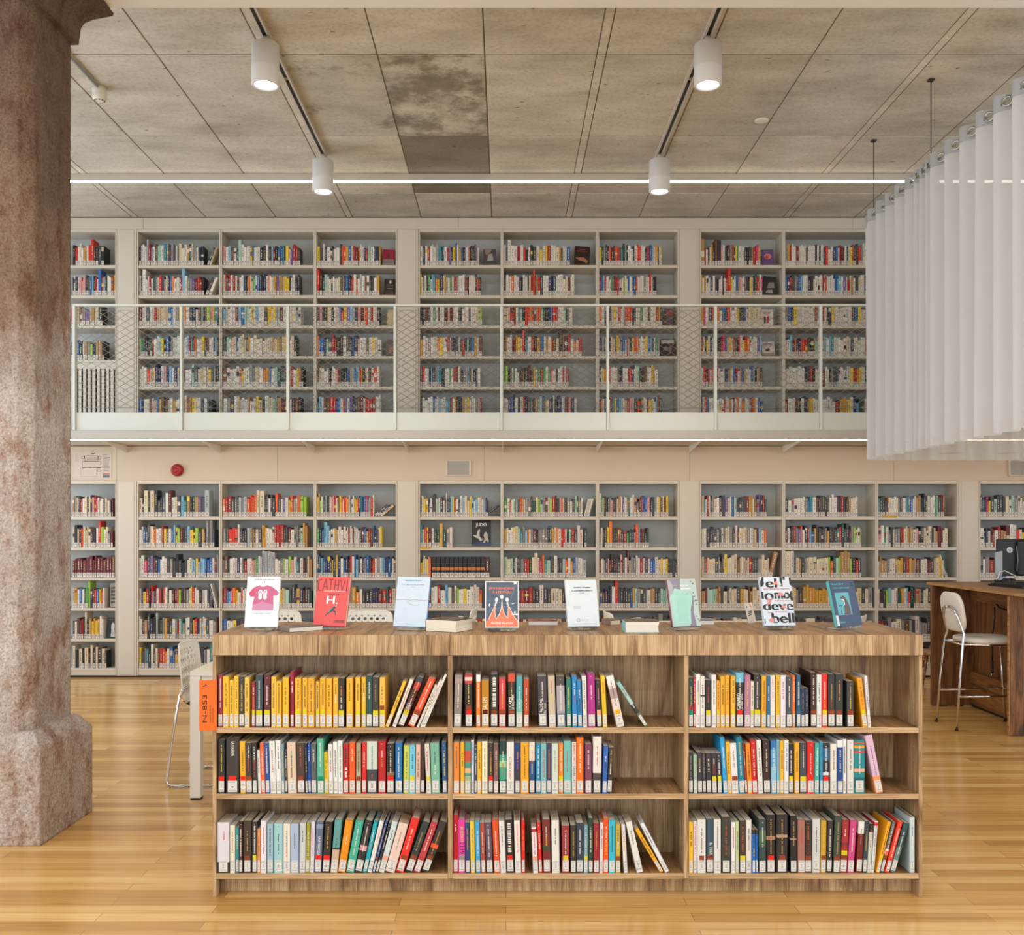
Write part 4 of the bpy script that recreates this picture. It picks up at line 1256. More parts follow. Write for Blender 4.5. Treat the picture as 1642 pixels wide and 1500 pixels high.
    if b['prt'] != '-':
        big = b['prt'].isupper(); q = PRT[b['prt'].lower()]; q2 = PRT[random.choice('wkrdy')] if R() < .35 else q
        z = max(zz + .006, h * U(.3, .4)); top = h * U(.8, .93)
        if R() < .45: z = max(z, h * U(.4, .55))
        if big: q2 = PRT['w']; z = zz + .012; top = h * .92
        th = min(.0048, t * .3) if not big else t * .46; sp = U(.45, .72)
        words_ = 0; brk = U(z + (top - z) * .35, z + (top - z) * .6)
        while z < top:
            L = U(.0018, .0042) * (1.9 if big else 1); cq = q if z > brk else q2
            sh = U(.75, 1.0) * th / 2
            tx.add([(mid - sh, yl, z), (mid + th / 2, yl, z), (mid + th / 2, yl, z + L * .75), (mid - sh, yl, z + L * .75)], [(0, 1, 2, 3)], cq)
            z += L + U(.0004, .001)
            if R() < .14: z += U(.003, .006)
        if R() < .4:
            zt_ = h * .955; tx.add([(mid - .002, yl, zt_ - .004), (mid + .002, yl, zt_ - .004), (mid, yl, zt_)], [(0, 1, 2)], q)
    if tx.v: tx.build('spine_lettering', M['book'], o)
    return o
for b in books: front_book(b)
print('front books', len(books))
# ------------------------------------------------------------------ display on top of the oak bookcase
ZT = zt + .0003
def top_y(py): return (EYE - ZT) * F / (py - CY)       # distance of a point on the case top seen at picture row py
def flat_art(mb, W, H, poly, col, e=0.0):
    """closed outline in cover fractions (x right, y up)"""
    mb.add([(W * (u - .5), -.0004 - e, H * v) for u, v in poly], [tuple(range(len(poly)))], col)
def ellipse(u, v, ru, rv, n=20, a0=0, a1=360): return [(u + ru * math.cos(math.radians(a0 + (a1 - a0) * i / n)), v + rv * math.sin(math.radians(a0 + (a1 - a0) * i / n))) for i in range(n)]
def stroke(mb, W, H, pts, w, col, e=0.0):
    for (u0, v0), (u1, v1) in zip(pts[:-1], pts[1:]):
        a = Vector((W * (u1 - u0), H * (v1 - v0))); n = Vector((-a.y, a.x)).normalized() * w
        P = [(W * (u0 - .5) + n.x, H * v0 + n.y), (W * (u0 - .5) - n.x, H * v0 - n.y), (W * (u1 - .5) - n.x, H * v1 - n.y), (W * (u1 - .5) + n.x, H * v1 + n.y)]
        mb.add([(x, -.0004 - e, z) for x, z in P], [(0, 1, 2, 3)], col)
def mk_lines(mb, W, H, u0, u1, v, hh, col, seed=0):
    rr = random.Random(seed); u = u0
    while u < u1:
        L = rr.uniform(.008, .03)
        mb.add([(W * (u - .5), -.0005, H * v), (W * (min(u + L, u1) - .5), -.0005, H * v), (W * (min(u + L, u1) - .5), -.0005, H * (v + hh)), (W * (u - .5), -.0005, H * (v + hh))], [(0, 1, 2, 3)], col)
        u += L + rr.uniform(.004, .016)
def tt(mb, W, H, s, u, v, w, h, col, rot=0, bold=.0002): letters(mb, s, W * (u - .5), H * v, -.0006, col, height=H * h, width=W * w, rot=rot, bold=bold)

def display_book(px0, px1, py0, py1, roll, yaw, cover, edge, thick, label, art, spine=None):
    y = top_y(py1 + 6); s = y / F
    TL = math.radians(15)
    psi = math.asin(max(-.5, min(.5, math.sin(math.radians(roll)) / math.sin(TL))))     # the book is turned aside, so it seems to lean
    yaw = -math.degrees(psi)
    W, H = (px1 - px0) * s / math.cos(psi), (py1 - py0) * s / math.cos(TL)
    xm = ((px0 + px1) / 2 - CX) * s
    lift = .0115 + thick * math.sin(TL)
    o = thing('book', label, 'book', (xm, y, ZT + lift), (-TL, 0, math.radians(yaw)), group='books standing face out on the oak case')
    c = MB(); bd = .0016
    c.bbox(-W / 2, W / 2, 0, bd, 0, H, .0006, cover); c.bbox(-W / 2, W / 2, thick - bd, thick, 0, H, .0006, edge)
    c.bbox(-W / 2, -W / 2 + bd, bd * .5, thick - bd * .5, 0, H, .0006, spine or cover)
    c.build('cover', M['book'], o)
    MB().box(-W / 2 + bd + .0002, W / 2 - .003, bd + .0002, thick - bd - .0002, .002, H - .002, 'e2d8c4').build('page_block', M['paper'], o)
    a = MB(); L = MB()
    art(a, L, W, H)
    if a.v: a.build('cover_picture', M['book'], o)
    if L.v: L.build('cover_lettering', M['book'], o)
    # clear acrylic easel under and behind the book
    t = thing('book_stand', 'clear acrylic stand under the ' + label.split(', standing')[0].replace(' on cover', ''), 'stand', (xm, y, ZT), (0, 0, math.radians(yaw)), group='acrylic stands on the oak case')
    th = TL
    def sheet(p, q, w0, w1, n):   # thin folded sheet between two points of the profile
        d = Vector((q[0] - p[0], q[1] - p[1])); nn = Vector((-d.y, d.x)).normalized() * .0011
        P = [(p[0] + nn.x, p[1] + nn.y), (p[0] - nn.x, p[1] - nn.y), (q[0] - nn.x, q[1] - nn.y), (q[0] + nn.x, q[1] + nn.y)]
        MB().prism(P, w0, w1, axis='X').build(n, M['acrylic'], t)
    w = W * .42
    yb = thick + .012
    sheet((-.006, .0085), (yb + .012, .0085 - .001), -w, w, 'ledge')
    sheet((-.0075, .0085), (-.0085, .012 + thick * .3), -w, w, 'lip')
    sheet((yb + .014, .009), (yb + .014 + math.sin(th) * H * .7, .009 + math.cos(th) * H * .7), -w * .8, w * .8, 'back_rest')
    sheet((yb + .002, .0012), (yb + .075, .0012), -w, w, 'foot')
    sheet((-.006, .0012), (yb, .0012), -w, w, 'base')
    return o
ma = bpy.data.materials.new('clear_acrylic'); ma.use_nodes = True; nt = ma.node_tree; nt.nodes.clear()
o_ = nt.nodes.new('ShaderNodeOutputMaterial'); gl = nt.nodes.new('ShaderNodeBsdfGlossy'); tr = nt.nodes.new('ShaderNodeBsdfTransparent'); mi = nt.nodes.new('ShaderNodeMixShader'); fr = nt.nodes.new('ShaderNodeFresnel')
gl.inputs['Roughness'].default_value = .05; tr.inputs['Color'].default_value = (.95, .96, .96, 1); fr.inputs['IOR'].default_value = 1.3
nt.links.new(fr.outputs['Fac'], mi.inputs['Fac']); nt.links.new(tr.outputs['BSDF'], mi.inputs[1]); nt.links.new(gl.outputs['BSDF'], mi.inputs[2]); nt.links.new(mi.outputs['Shader'], o_.inputs['Surface'])
M['acrylic'] = ma

def art_shirt(a, L, W, H):
    tt(L, W, H, 'MURAKAMI HARUKI', .52, .937, .6, .018, '2c5ca8')
    flat_art(a, W, H, [(.5, .905), (.55, .905), (.545, .89), (.535, .89), (.535, .87), (.515, .87), (.515, .89), (.505, .89)], 'd04060')
    shirt = [(.2, .325), (.21, .48), (.25, .60), (.13, .60), (.07, .66), (.15, .74), (.24, .79), (.38, .825), (.44, .80), (.52, .797), (.58, .815), (.61, .83), (.78, .79), (.9, .73), (.985, .68), (.93, .62), (.82, .62), (.84, .325)]
    flat_art(a, W, H, shirt, 'c4628a')
    flat_art(a, W, H, [(.07, .66), (.13, .60), (.25, .60), (.24, .79), (.15, .74)], 'c64c6c', .0002)
    flat_art(a, W, H, [(.205, .325), (.21, .43), (.5, .5), (.84, .44), (.84, .325)], 'c98aac', .0002)
    for u in (.42, .57):
        flat_art(a, W, H, ellipse(u, .685, .062, .055), 'f0f2f4', .0003); flat_art(a, W, H, ellipse(u, .59, .055, .05), 'f0f2f4', .0004)
        flat_art(a, W, H, [(u - .045, .58), (u + .045, .58), (u + .055, .69), (u - .055, .69)], 'f0f2f4', .0005)
        stroke(a, W, H, [(u - .035, .66), (u, .71), (u + .035, .66)], .0013, 'c4628a', .0008)
    flat_art(a, W, H, [(.46, .615), (.53, .615), (.53, .635), (.46, .635)], 'e0a0c0', .0006)
    tt(L, W, H, 'LE MIE AMATE T-SHIRT', .5, .265, .54, .016, '6c9cd0')
def art_red(a, L, W, H):
    for u0, pts in (('C', [(.13, .95), (.03, .93), (.03, .73), (.12, .72)]), ('A', [(.17, .71), (.25, .96), (.33, .71)]), ('A2', [(.2, .8), (.31, .8)]), ('T', [(.42, .95), (.42, .71)]), ('T2', [(.34, .95), (.5, .95)]),
                    ('H', [(.55, .95), (.55, .71)]), ('H2', [(.66, .95), (.66, .71)]), ('H3', [(.55, .83), (.66, .83)]), ('V', [(.72, .95), (.79, .71), (.86, .95)]), ('E', [(.93, .95), (.93, .71)])):
        stroke(a, W, H, pts, .0022, '8c2c2c')
    tt(L, W, H, 'FRANCESCO CAROFIGLIO', .58, .71, .66, .02, 'f0e4e0')
    tt(L, W, H, 'MISTER', .56, .64, .34, .04, '6c2020')
    tt(L, W, H, 'H.', .52, .52, .34, .16, 'f6f2ee', bold=.0012)
    flat_art(a, W, H, [(.3, .17), (.36, .2), (.5, .28), (.58, .3), (.64, .27), (.66, .22), (.69, .22), (.66, .3), (.6, .335), (.66, .37), (.68, .4), (.6, .4), (.57, .385), (.5, .34), (.4, .26), (.33, .19)], '1c4c50')
    flat_art(a, W, H, [(.4, .26), (.5, .345), (.57, .385), (.55, .36), (.46, .28)], '4a9a96', .0002)
    flat_art(a, W, H, ellipse(.665, .405, .03, .022), 'c89070', .0003)
    flat_art(a, W, H, [(.62, .07), (.97, .07), (.97, .125), (.68, .125)], '9a3434')
def art_blue(a, L, W, H):
    tt(L, W, H, 'Benedetta Cibrario', .5, .925, .5, .026, '4a8cc8')
    tt(L, W, H, 'Per ogni parola perduta', .5, .845, .68, .03, '4a8cc8')
    mk_lines(L, W, H, .45, .56, .795, .008, '7cacd8', 3)
    rr = random.Random(5)
    pts = [(.02, .535)]
    while pts[-1][0] < .95: pts.append((pts[-1][0] + .06, .535 + rr.uniform(-.012, .016)))
    stroke(a, W, H, pts, .0016, '9a9ca2'); stroke(a, W, H, [(u, v + .012) for u, v in pts], .0018, 'f0f4f8')
    stroke(a, W, H, [(.36, .5), (.45, .45), (.58, .425), (.75, .44)], .0011, 'a8aab0')
    for k in range(16):
        u, v = rr.uniform(.05, .8), rr.uniform(.12, .75); stroke(a, W, H, [(u, v), (u + rr.uniform(.06, .16), v + rr.uniform(-.03, .03))], .0008, rr.choice(['c4d0dc', 'dfe8f0']))
    mk_lines(L, W, H, .38, .58, .045, .01, '7cacd8', 4)
def art_crown(a, L, W, H):
    flat_art(a, W, H, [(.03, .025), (.97, .025), (.97, .975), (.03, .975)], '4a5c70')
    for p in (([(.05, .25), (.42, .7)]), ([(.05, .58), (.3, .56), (.7, .5), (.95, .48)]), ([(.3, .4), (.6, .46)]), ([(.6, .52), (.9, .36)]), ([(.75, .58), (.9, .9)])): stroke(a, W, H, p, .0006, '7c9cb4', .0001)
    base = [(.03, .03), (.97, .03), (.97, .14), (.86, .24), (.76, .38), (.69, .5), (.66, .58), (.69, .42), (.68, .3), (.67, .2), (.58, .28), (.52, .42), (.5, .6), (.48, .42), (.42, .28), (.33, .18), (.3, .3), (.3, .42), (.335, .58), (.28, .46), (.2, .32), (.1, .18), (.03, .12)]
    pts3 = [[(.03, .03), (.33, .03), (.33, .18), (.3, .3), (.3, .42), (.335, .58), (.28, .46), (.2, .32), (.1, .18), (.03, .12)],
            [(.33, .03), (.67, .03), (.67, .2), (.58, .28), (.52, .42), (.5, .6), (.48, .42), (.42, .28), (.33, .18)],
            [(.67, .03), (.97, .03), (.97, .14), (.86, .24), (.76, .38), (.69, .5), (.66, .58), (.69, .42), (.68, .3), (.67, .2)]]
    for p in pts3: flat_art(a, W, H, p, 'ee7c58', .0002); 
    for p in (base[2:22],): stroke(a, W, H, p, .0011, 'ece8e2', .0004)
    for u, v in ((.345, .6), (.5, .66), (.655, .6)): flat_art(a, W, H, ellipse(u, v, .05, .045), 'f0eeea', .0005); stroke(a, W, H, [(u, v - .04), (u + (.5 - u) * .05, v - .09)], .0012, 'f0eeea', .0005)
    flat_art(a, W, H, [(.1, .48), (.14, .53), (.15, .5), (.17, .5), (.14, .47), (.15, .44)], 'f0eeea', .0004); flat_art(a, W, H, [(.76, .53), (.81, .515), (.89, .53), (.84, .505), (.81, .505)], 'f0eeea', .0004)
    flat_art(a, W, H, [(.47, .225), (.53, .21), (.54, .2), (.5, .205)], 'f0eeea', .0004); flat_art(a, W, H, [(.79, .27), (.97, .27), (.97, .3), (.79, .3)], 'f0eeea', .0004)
    flat_art(a, W, H, [(.85, .93), (.94, .93), (.94, .97), (.85, .97)], 'f0eeea', .0004)
    tt(L, W, H, 'K', .89, .325, .07, .045, 'f0eeea')
    tt(L, W, H, 'JIMI HENDRIX', .49, .84, .76, .065, 'ec7458', bold=.0005); tt(L, W, H, 'A LEOPOLI', .5, .76, .56, .055, 'ec7458', bold=.0005)
    tt(L, W, H, 'Andrei Kurkov', .5, .105, .66, .055, 'f4f0ea', bold=.0004)
def art_white(a, L, W, H):
    tt(L, W, H, 'ANDREA TARABBIA', .52, .83, .56, .024, '32404e', bold=.0004); tt(L, W, H, 'IL CONTINENTE BIANCO', .52, .76, .66, .026, '32404e', bold=.0004)
    mk_lines(L, W, H, .44, .6, .71, .012, '7c868e', 2)
    for k in range(4): mk_lines(L, W, H, .2, .46 - .03 * (k % 2), .43 - k * .016, .006, '98a4ac', 10 + k)
    flat_art(a, W, H, ellipse(.34, .135, .055, .038), '9aa4ac'); flat_art(a, W, H, ellipse(.34, .135, .04, .026), 'd8e0e6', .0002)
    mk_lines(L, W, H, .43, .7, .13, .014, '98a4ac', 6); mk_lines(L, W, H, .1, .9, .05, .006, 'a8b2ba', 8)
def art_dress(a, L, W, H):
    flat_art(a, W, H, [(0, 0), (1, 0), (1, 1), (0, 1)], 'b9cfc8')
    flat_art(a, W, H, [(0, .62), (.12, .7), (.2, .8), (.42, .78), (.46, 1), (0, 1)], '8c8a98', .0001); flat_art(a, W, H, [(0, .64), (.14, .72), (.18, .86), (.08, .98), (0, .98)], 'b4b0b8', .0002)
    flat_art(a, W, H, [(.62, 0), (.84, 0), (.8, .3), (.86, .62), (.78, .7), (.7, .4)], '8a8094', .0001)
    dress = [(.1, .02), (.66, .05), (.7, .35), (.8, .56), (.82, .66), (.72, .72), (.5, .74), (.32, .76), (.24, .82), (.18, .72), (.04, .66), (.06, .3)]
    flat_art(a, W, H, dress, 'a8dccd', .0003)
    for k in range(6): u = .26 + .06 * k; stroke(a, W, H, [(u, .1), (u + .02, .62)], .0006, '8cc4b6', .0005)
    rr = random.Random(9)
    for k in range(50): u, v = rr.uniform(.06, .2), rr.uniform(.2, .66); flat_art(a, W, H, ellipse(u, v, .008, .006, 6), 'c8ece2', .0005)
    for k in range(30): u = rr.uniform(.26, .76); v = .7 + rr.uniform(-.04, .04); flat_art(a, W, H, ellipse(u, v, .009, .007, 6), '86b4ac', .0005)
    for k in range(12): u, v = rr.uniform(.82, .98), rr.uniform(.05, .95); flat_art(a, W, H, ellipse(u, v, .035, .018, 8), '9c88a0', .0004)
    mk_lines(L, W, H, .2, .72, .85, .022, 'ecf2f2', 21); mk_lines(L, W, H, .38, .78, .78, .026, 'f4f6f6', 22); mk_lines(L, W, H, .44, .64, .08, .014, 'f0eef4', 3)
def art_black(a, L, W, H):
    for s, u, v, w, h in (('el', .36, .865, .34, .19), ("l'", .72, .89, .14, .2), ('o', .24, .62, .27, .15), ('mo', .66, .635, .46, .13), ('deve', .5, .4, .94, .19), ('bell', .62, .145, .7, .2)):
        tt(L, W, H, s, u, v, w, h, '1f1c1a', bold=.0026)
    for p in ([(0, .8), (.05, .8), (.12, .86), (.12, 1), (.07, 1), (.0, .9)], [(.94, .84), (1, .82), (1, .99), (.94, .99)], [(0, .55), (.07, .55), (.07, .7), (0, .7)], [(.93, .52), (1, .5), (1, .72), (.94, .7), (.9, .62)], [(.02, .04), (.05, .06), (.05, .14), (.02, .15)]): flat_art(a, W, H, p, '26221f')
    for p in ([(.36, .85), (.6, .95), (.7, .82), (.5, .84)], [(.5, .61), (.62, .72), (.8, .66), (.76, .61)], [(.16, .42), (.2, .62), (.38, .55), (.3, .46)], [(.58, .37), (.72, .46), (.86, .36), (.7, .35)], [(.14, .12), (.32, .18), (.46, .08), (.24, .05)]):
        flat_art(a, W, H, p, 'd4dae0', .0003); q = [(u * .7 + p[0][0] * .3, v * .7 + p[0][1] * .3) for u, v in p]; flat_art(a, W, H, q, 'd98c8a', .0005)
    for s, u, v, w in (('Sasha Marianna Salzmann', .5, .755, .86), ("Nell'uomo tutto", .68, .51, .54), ('deve', .22, .27, .15), ('essere bello', .58, .285, .4)): tt(L, W, H, s, u, v, w, .03, 'c83c44', bold=.0002)
def art_stoat(a, L, W, H):
    tt(L, W, H, 'Bernardo Zannoni', .32, .92, .46, .036, '66c8d0'); tt(L, W, H, 'I miei stupidi intenti', .43, .835, .64, .042, '66c8d0')
    B = [(.13, .24), (.68, .24), (.68, .73), (.13, .73)]
    flat_art(a, W, H, B, '5eb4c0')
    for k in range(11): stroke(a, W, H, [(.155 + k * .05, .245), (.155 + k * .05, .725)], .0007, '4a8c9c', .0001)
    flat_art(a, W, H, [(.36, .245), (.62, .245), (.64, .35), (.61, .48), (.53, .62), (.46, .665), (.38, .655), (.3, .61), (.34, .6), (.44, .58), (.46, .52), (.42, .44), (.41, .36)], '5c4c4a', .0003)
    flat_art(a, W, H, [(.3, .605), (.36, .59), (.43, .585), (.46, .56), (.46, .5), (.44, .44), (.425, .5), (.42, .56), (.36, .58)], 'eceae6', .0005)
    stroke(a, W, H, [(.2, .43), (.26, .46), (.32, .44), (.3, .36), (.26, .3), (.27, .25)], .0017, '33282a', .0004)
    tt(L, W, H, 'Sellerio', .24, .085, .22, .036, '66c8d0')
    flat_art(a, W, H, [(.84, .94), (.93, .94), (.93, .87), (.84, .87)], '1a2434')
    flat_art(a, W, H, [(0, .01), (.1, .01), (.1, .24), (0, .24)], 'd8dee6', .0002)
dsp = [
 (391.5, 445, 926, 1006, 0, -2, 'e9f1f4', 'dcdcd4', .016, 'white book with pink T-shirt and flip-flops on cover, standing on the oak case', art_shirt, None),
 (500, 554, 927, 1004.5, 4, 5, 'e0504c', 'd04440', .02, 'red book with running figure and big white H on cover, standing on the oak case', art_red, None),
 (629.5, 683, 926.5, 1005.5, 4, 6, 'c9d9e6', '1c84d8', .018, 'pale blue book with crumpled cloth cover, standing on the oak case', art_blue, '27327a'),
 (777.5, 832, 933, 1007, 0, 0, 'eeece8', 'e2ded6', .014, 'slate and orange book with three crown spikes on cover, standing on the oak case', art_crown, None),
 (911, 962, 931, 1005, -3, -3, 'dbe5ea', 'e0e0dc', .016, 'plain white book with two lines of grey title, standing on the oak case', art_white, None),
 (1078, 1126, 930, 1005, -5, -5, 'b9cfc8', '8c3c44', .018, 'mint and mauve book with lace dress on cover, standing on the oak case', art_dress, '7a343c'),
 (1225, 1277, 927, 1004, -2, 0, 'd3e0ea', 'd8d0c4', .02, 'white book with huge black letters and red sketches, standing on the oak case', art_black, None),
 (1339, 1388, 932, 1004, -7, -10, '2c4160', '24405e', .018, 'navy book with stoat picture and turquoise spine, standing on the oak case', art_stoat, '56b4ac'),
]
for d in dsp: display_book(*d)

# books lying flat on the case top
def lying(px0, px1, py_front, thick, depth, yaw, cov, page, label, trim=None, at=None, width=None):
    y = top_y(py_front); s = y / F
    W = (px1 - px0) * s; xm = ((px0 + px1) / 2 - CX) * s
    if at: xm, y = at; W = width
    o = thing('book', label, 'book', (xm, y, ZT), (0, 0, math.radians(yaw)), group='books lying flat on the oak case')
    c = MB(); n = 8
    tr_ = trim or cov
    c.bbox(-W / 2, W / 2, 0, depth, 0, .0016, .0005, tr_)
    vs = []; fs = []                                       # upper cover, slightly curled at the open corner
    for i in range(n + 1):
        for j in range(n + 1):
            u, v = i / n, j / n
            z = thick - .0012 + .004 * (u ** 3) * (1 - v) + .0012 * math.sin(u * 3)
            vs.append((-W / 2 + W * u, depth * v, z))
    for i in range(n):
        for j in range(n):
            a_ = i * (n + 1) + j; fs.append((a_, a_ + n + 1, a_ + n + 2, a_ + 1))
    k = len(vs); vs2 = vs + [(x, y_, z + .0014) for x, y_, z in vs]
    fs2 = [f[::-1] for f in fs] + [tuple(q + k for q in f) for f in fs]
    rim = [i * (n + 1) for i in range(n + 1)] + [n * (n + 1) + j for j in range(1, n + 1)] + [i * (n + 1) + n for i in range(n - 1, -1, -1)] + [j for j in range(n - 1, 0, -1)]
    for q in range(len(rim)):
        a_, b_ = rim[q], rim[(q + 1) % len(rim)]; fs2.append((a_, b_, b_ + k, a_ + k))
    c.add(vs2, fs2, cov, True)
    rr = random.Random(len(label))
    for q in range(10):
        u, v = rr.uniform(-.4, .3), rr.uniform(.1, .8)
        c.add([(W * u, depth * v, thick + .0026), (W * (u + rr.uniform(.05, .2)), depth * v, thick + .0028), (W * (u + .1), depth * (v + .12), thick + .0028)], [(0, 1, 2)], tuple(min(1, max(0, w_ + rr.uniform(-.1, .12))) for w_ in hx(cov)))
    c.bbox(-W / 2 - .0008, -W / 2 + .0012, .001, depth - .001, .0002, thick - .0005, .0006, tr_)
    c.build('cover', M['book'], o)
    p = MB()
    P = [(-W / 2 + .0016, .0018), (W / 2 - .001, .0018), (W / 2 - .004, thick * .5), (W / 2 + .001, thick - .0016), (-W / 2 + .0016, thick - .0016)]
    p.prism(P, .0015, depth - .002, page)
    p.build('page_block', M['paper'], o)
    return o
lying(0, 0, 1014.5, .019, .108, 38, '7c6a60', 'e6e2d8', 'grey-brown paperback lying at the foot of the red standing book', at=(-.838, 4.195), width=.155)
lying(0, 0, 1015, .05, .14, -28, '6a584c', 'e6ddc8', 'thick cream-paged book lying beside the pale blue standing book', at=(-.272, 4.172), width=.15)
lying(847, 895, 1003.5, .02, .12, 0, '9a6248', 'eceae4', 'brick-brown paperback lying between crown-spike book and plain white book')
lying(1003, 1057, 1015, .046, .125, 0, '725c46', 'e8e2d4', 'thick brown-topped book with turquoise edges lying left of dress-cover book', trim='8cc8cc')
lying(978, 996, 1003, .022, .09, 20, '8a6850', 'e2d8c4', 'small brown book lying behind the thick turquoise-edged book')
lying(1120, 1146, 1002.5, .02, .1, 0, '9c9894', 'eceae6', 'white book lying behind the dress-cover standing book')
t = thing('bookmark', 'cream paper bookmark with orange mark, upright behind the oak case edge', 'bookmark', (X(1206.5, 4.585), 4.585, ZT), (math.radians(-4), math.radians(-12), 0))
MB().box(-.018, .018, -.0003, .0003, 0.0005, .092, 'e6ddd0').build('card', M['paper'], t)
bm = MB()
bm.add([(x - .018, -.0006, z) for x, z in ((.021, .088), (.026, .086), (.03, .07), (.028, .066), (.024, .078))], [(0, 1, 2, 3, 4)], 'e08c24')
bm.add([(x - .018, -.0006, z) for x, z in ((.006, .078), (.011, .08), (.011, .073), (.006, .072))], [(0, 1, 2, 3)], '3c5c90')
for q in range(3):
    z = .05 - q * .008
    bm.add([(-.01, -.0006, z), (.011 - .003 * q, -.0006, z + .001), (.011 - .003 * q, -.0006, z + .0055), (-.01, -.0006, z + .0045)], [(0, 1, 2, 3)], '6c6258')
for q in range(4):
    z = .022 - q * .005; bm.add([(-.011, -.0006, z), (.01, -.0006, z), (.01, -.0006, z + .0012), (-.011, -.0006, z + .0012)], [(0, 1, 2, 3)], 'b0a698')
bm.build('printing', M['paper'], t)

# orange section sign clipped to the left end of the case
yS = YC - .012
t = thing('section_sign', 'orange shelf sign reading N-853 at the left end of the oak case', 'sign', (cx_(348), YC - .006, cz_(1171)), (0, 0, math.radians(16)))
wS, hS = .068, .206
MB().bbox(-wS, .001, -.0012, .0012, 0, hS, .0005, 'ee6c14').build('panel', M['book'], t)
MB().bbox(-.0005, .0012, .0, .012, .02, hS - .02, .0004, 'd8600e').build('mounting_tab', M['book'], t)
L = MB()
def sg(s, u, v, w, h, c, b=0): letters(L, s, -wS + wS * u, hS * v, -.0016, c, height=wS * h, width=hS * w, rot=90, bold=b)
sg('N-853', .34, .44, .54, .26, '241410', .0003); sg('NARRATIVA', .64, .33, .34, .085, '4c2010'); sg('ITALIANA', .79, .3, .28, .085, '4c2010')
L.add([(-wS + wS * u, -.0016, hS * v) for u, v in ((.2, .865), (.22, .885), (.32, .9), (.38, .92), (.46, .89), (.44, .88), (.38, .9), (.34, .875), (.24, .87))], [tuple(range(9))], '1c1c64')
L.build('lettering', M['book'], t)

# ------------------------------------------------------------------ face-out covers on the wall shelves
def face_out(px0, px1, py0, py1, col, label, roll=0, art=None, yoff=.02, yaw=0):
    W = (px1 - px0) * KW; H = (py1 - py0) * KW
    o = thing('book', label, 'book', (WX((px0 + px1) / 2), YW + yoff + .03, WZ(py1) + .0005 + abs(math.sin(math.radians(roll))) * W / 2), (math.radians(-9), math.radians(roll), math.radians(yaw)), group='books turned face out on the wall shelves')
    MB().bbox(-W / 2, W / 2, 0, .002, 0, H, .0006, col).box(-W / 2, W / 2, .013, .015, 0, H, col).box(-W / 2, -W / 2 + .002, .002, .013, 0, H, col).build('cover', M['book'], o)
    MB().box(-W / 2 + .002, W / 2 - .002, .0021, .0129, .001, H - .001, 'd8cebc').build('page_block', M['paper'], o)
    if art:
        a = MB(); L = MB(); art(a, L, W, H)
        for mb_, n in ((a, 'cover_picture'), (L, 'cover_lettering')):
            if mb_.v: mb_.build(n, M['book'], o)
    return o
def art_judo(a, L, W, H):
    tt(L, W, H, 'JUDO', .5, .82, .56, .17, 'e6e4de', bold=.0018)
    flat_art(a, W, H, [(.02, .02), (.98, .02), (.98, .1), (.6, .14), (.02, .08)], '2c3c6c')
    flat_art(a, W, H, [(.06, .42), (.26, .4), (.3, .56), (.38, .66), (.44, .62), (.4, .48), (.42, .34), (.5, .3), (.56, .2), (.44, .18), (.34, .28), (.14, .34)], 'c8c4be', .0002)
    flat_art(a, W, H, [(.66, .5), (.74, .54), (.84, .44), (.84, .32), (.9, .16), (.84, .12), (.78, .22), (.66, .1), (.58, .12), (.68, .26), (.62, .4)], 'b8b4ae', .0002)
    flat_art(a, W, H, [(.5, .22), (.62, .24), (.66, .28), (.54, .28)], 'c08868', .0003)
def arts(*polys, lines=()):
    def f(a, L, W, H):
        for q, (p, c) in enumerate(polys): flat_art(a, W, H, p, c, .0002 * q)
        for k, (u0, u1, v, hh, c) in enumerate(lines): mk_lines(L, W, H, u0, u1, v, hh, c, k)
    return f
face_out(756, 787, 834, 875.5, '1c1a1a', 'black judo book turned face out on the lower wall shelf', art=art_judo)
face_out(612, 631, 397, 424, '8a8480', 'grey book with red top half turned face out, top wall shelf', art=arts([[(0, .38), (1, .38), (1, 1), (0, 1)], 'a81c3c'], [[(.4, .45), (.6, .42), (.62, .7), (.5, .8), (.36, .7)], '4c4030']), roll=2)
face_out(614, 633, 445, 472, '241c1a', 'black book with white print turned face out, second shelf above balcony', roll=3, art=arts([[(.4, .72), (.6, .72), (.58, .92), (.42, .92)], 'd8d2c8'], [[(.1, .02), (.9, .02), (.8, .2), (.2, .16)], '5c3a2c'], lines=[(.2, .8, .6, .03, 'a8a098'), (.2, .8, .5, .03, 'a8a098'), (.25, .75, .4, .03, 'a8a098')]))
face_out(774.5, 795.5, 396, 422, '544c52', 'grey and mauve photo book turned face out above balcony', art=arts([[(.1, .98), (.7, .98), (.3, .6), (.15, .7)], '9c8478'], [[(.3, .2), (.8, .25), (.7, .7), (.4, .65)], 'a8a2a6']))
face_out(921, 946, 392, 424, '2e1614', 'dark brown book with a hand on cover, face out above balcony', roll=3, art=arts([[(.05, .4), (.6, .42), (.9, .22), (.8, .1), (.6, .2), (.3, .26)], 'b07850'], lines=[(.15, .85, .72, .05, 'a0583c'), (.2, .7, .82, .03, 'a0583c')]))
face_out(1224.5, 1244, 397, 423, '6c5088', 'purple book turned face out on top wall shelf', roll=-2, art=arts([ellipse(.5, .55, .3, .18), 'd88a84'], [ellipse(.42, .5, .14, .1), 'c83828'], lines=[(.15, .6, .85, .03, 'b8a0d0'), (.1, .9, .14, .05, '8a70a8')]))
face_out(1225, 1246, 441, 472, '201c1e', 'black and white photo book leaning face out, second shelf above balcony', roll=5, art=arts([[(.2, .1), (.8, .1), (.7, .3), (.3, .25)], 'a89ca0'], [[(.3, .35), (.9, .4), (.8, .7), (.4, .65)], '8c8488']))
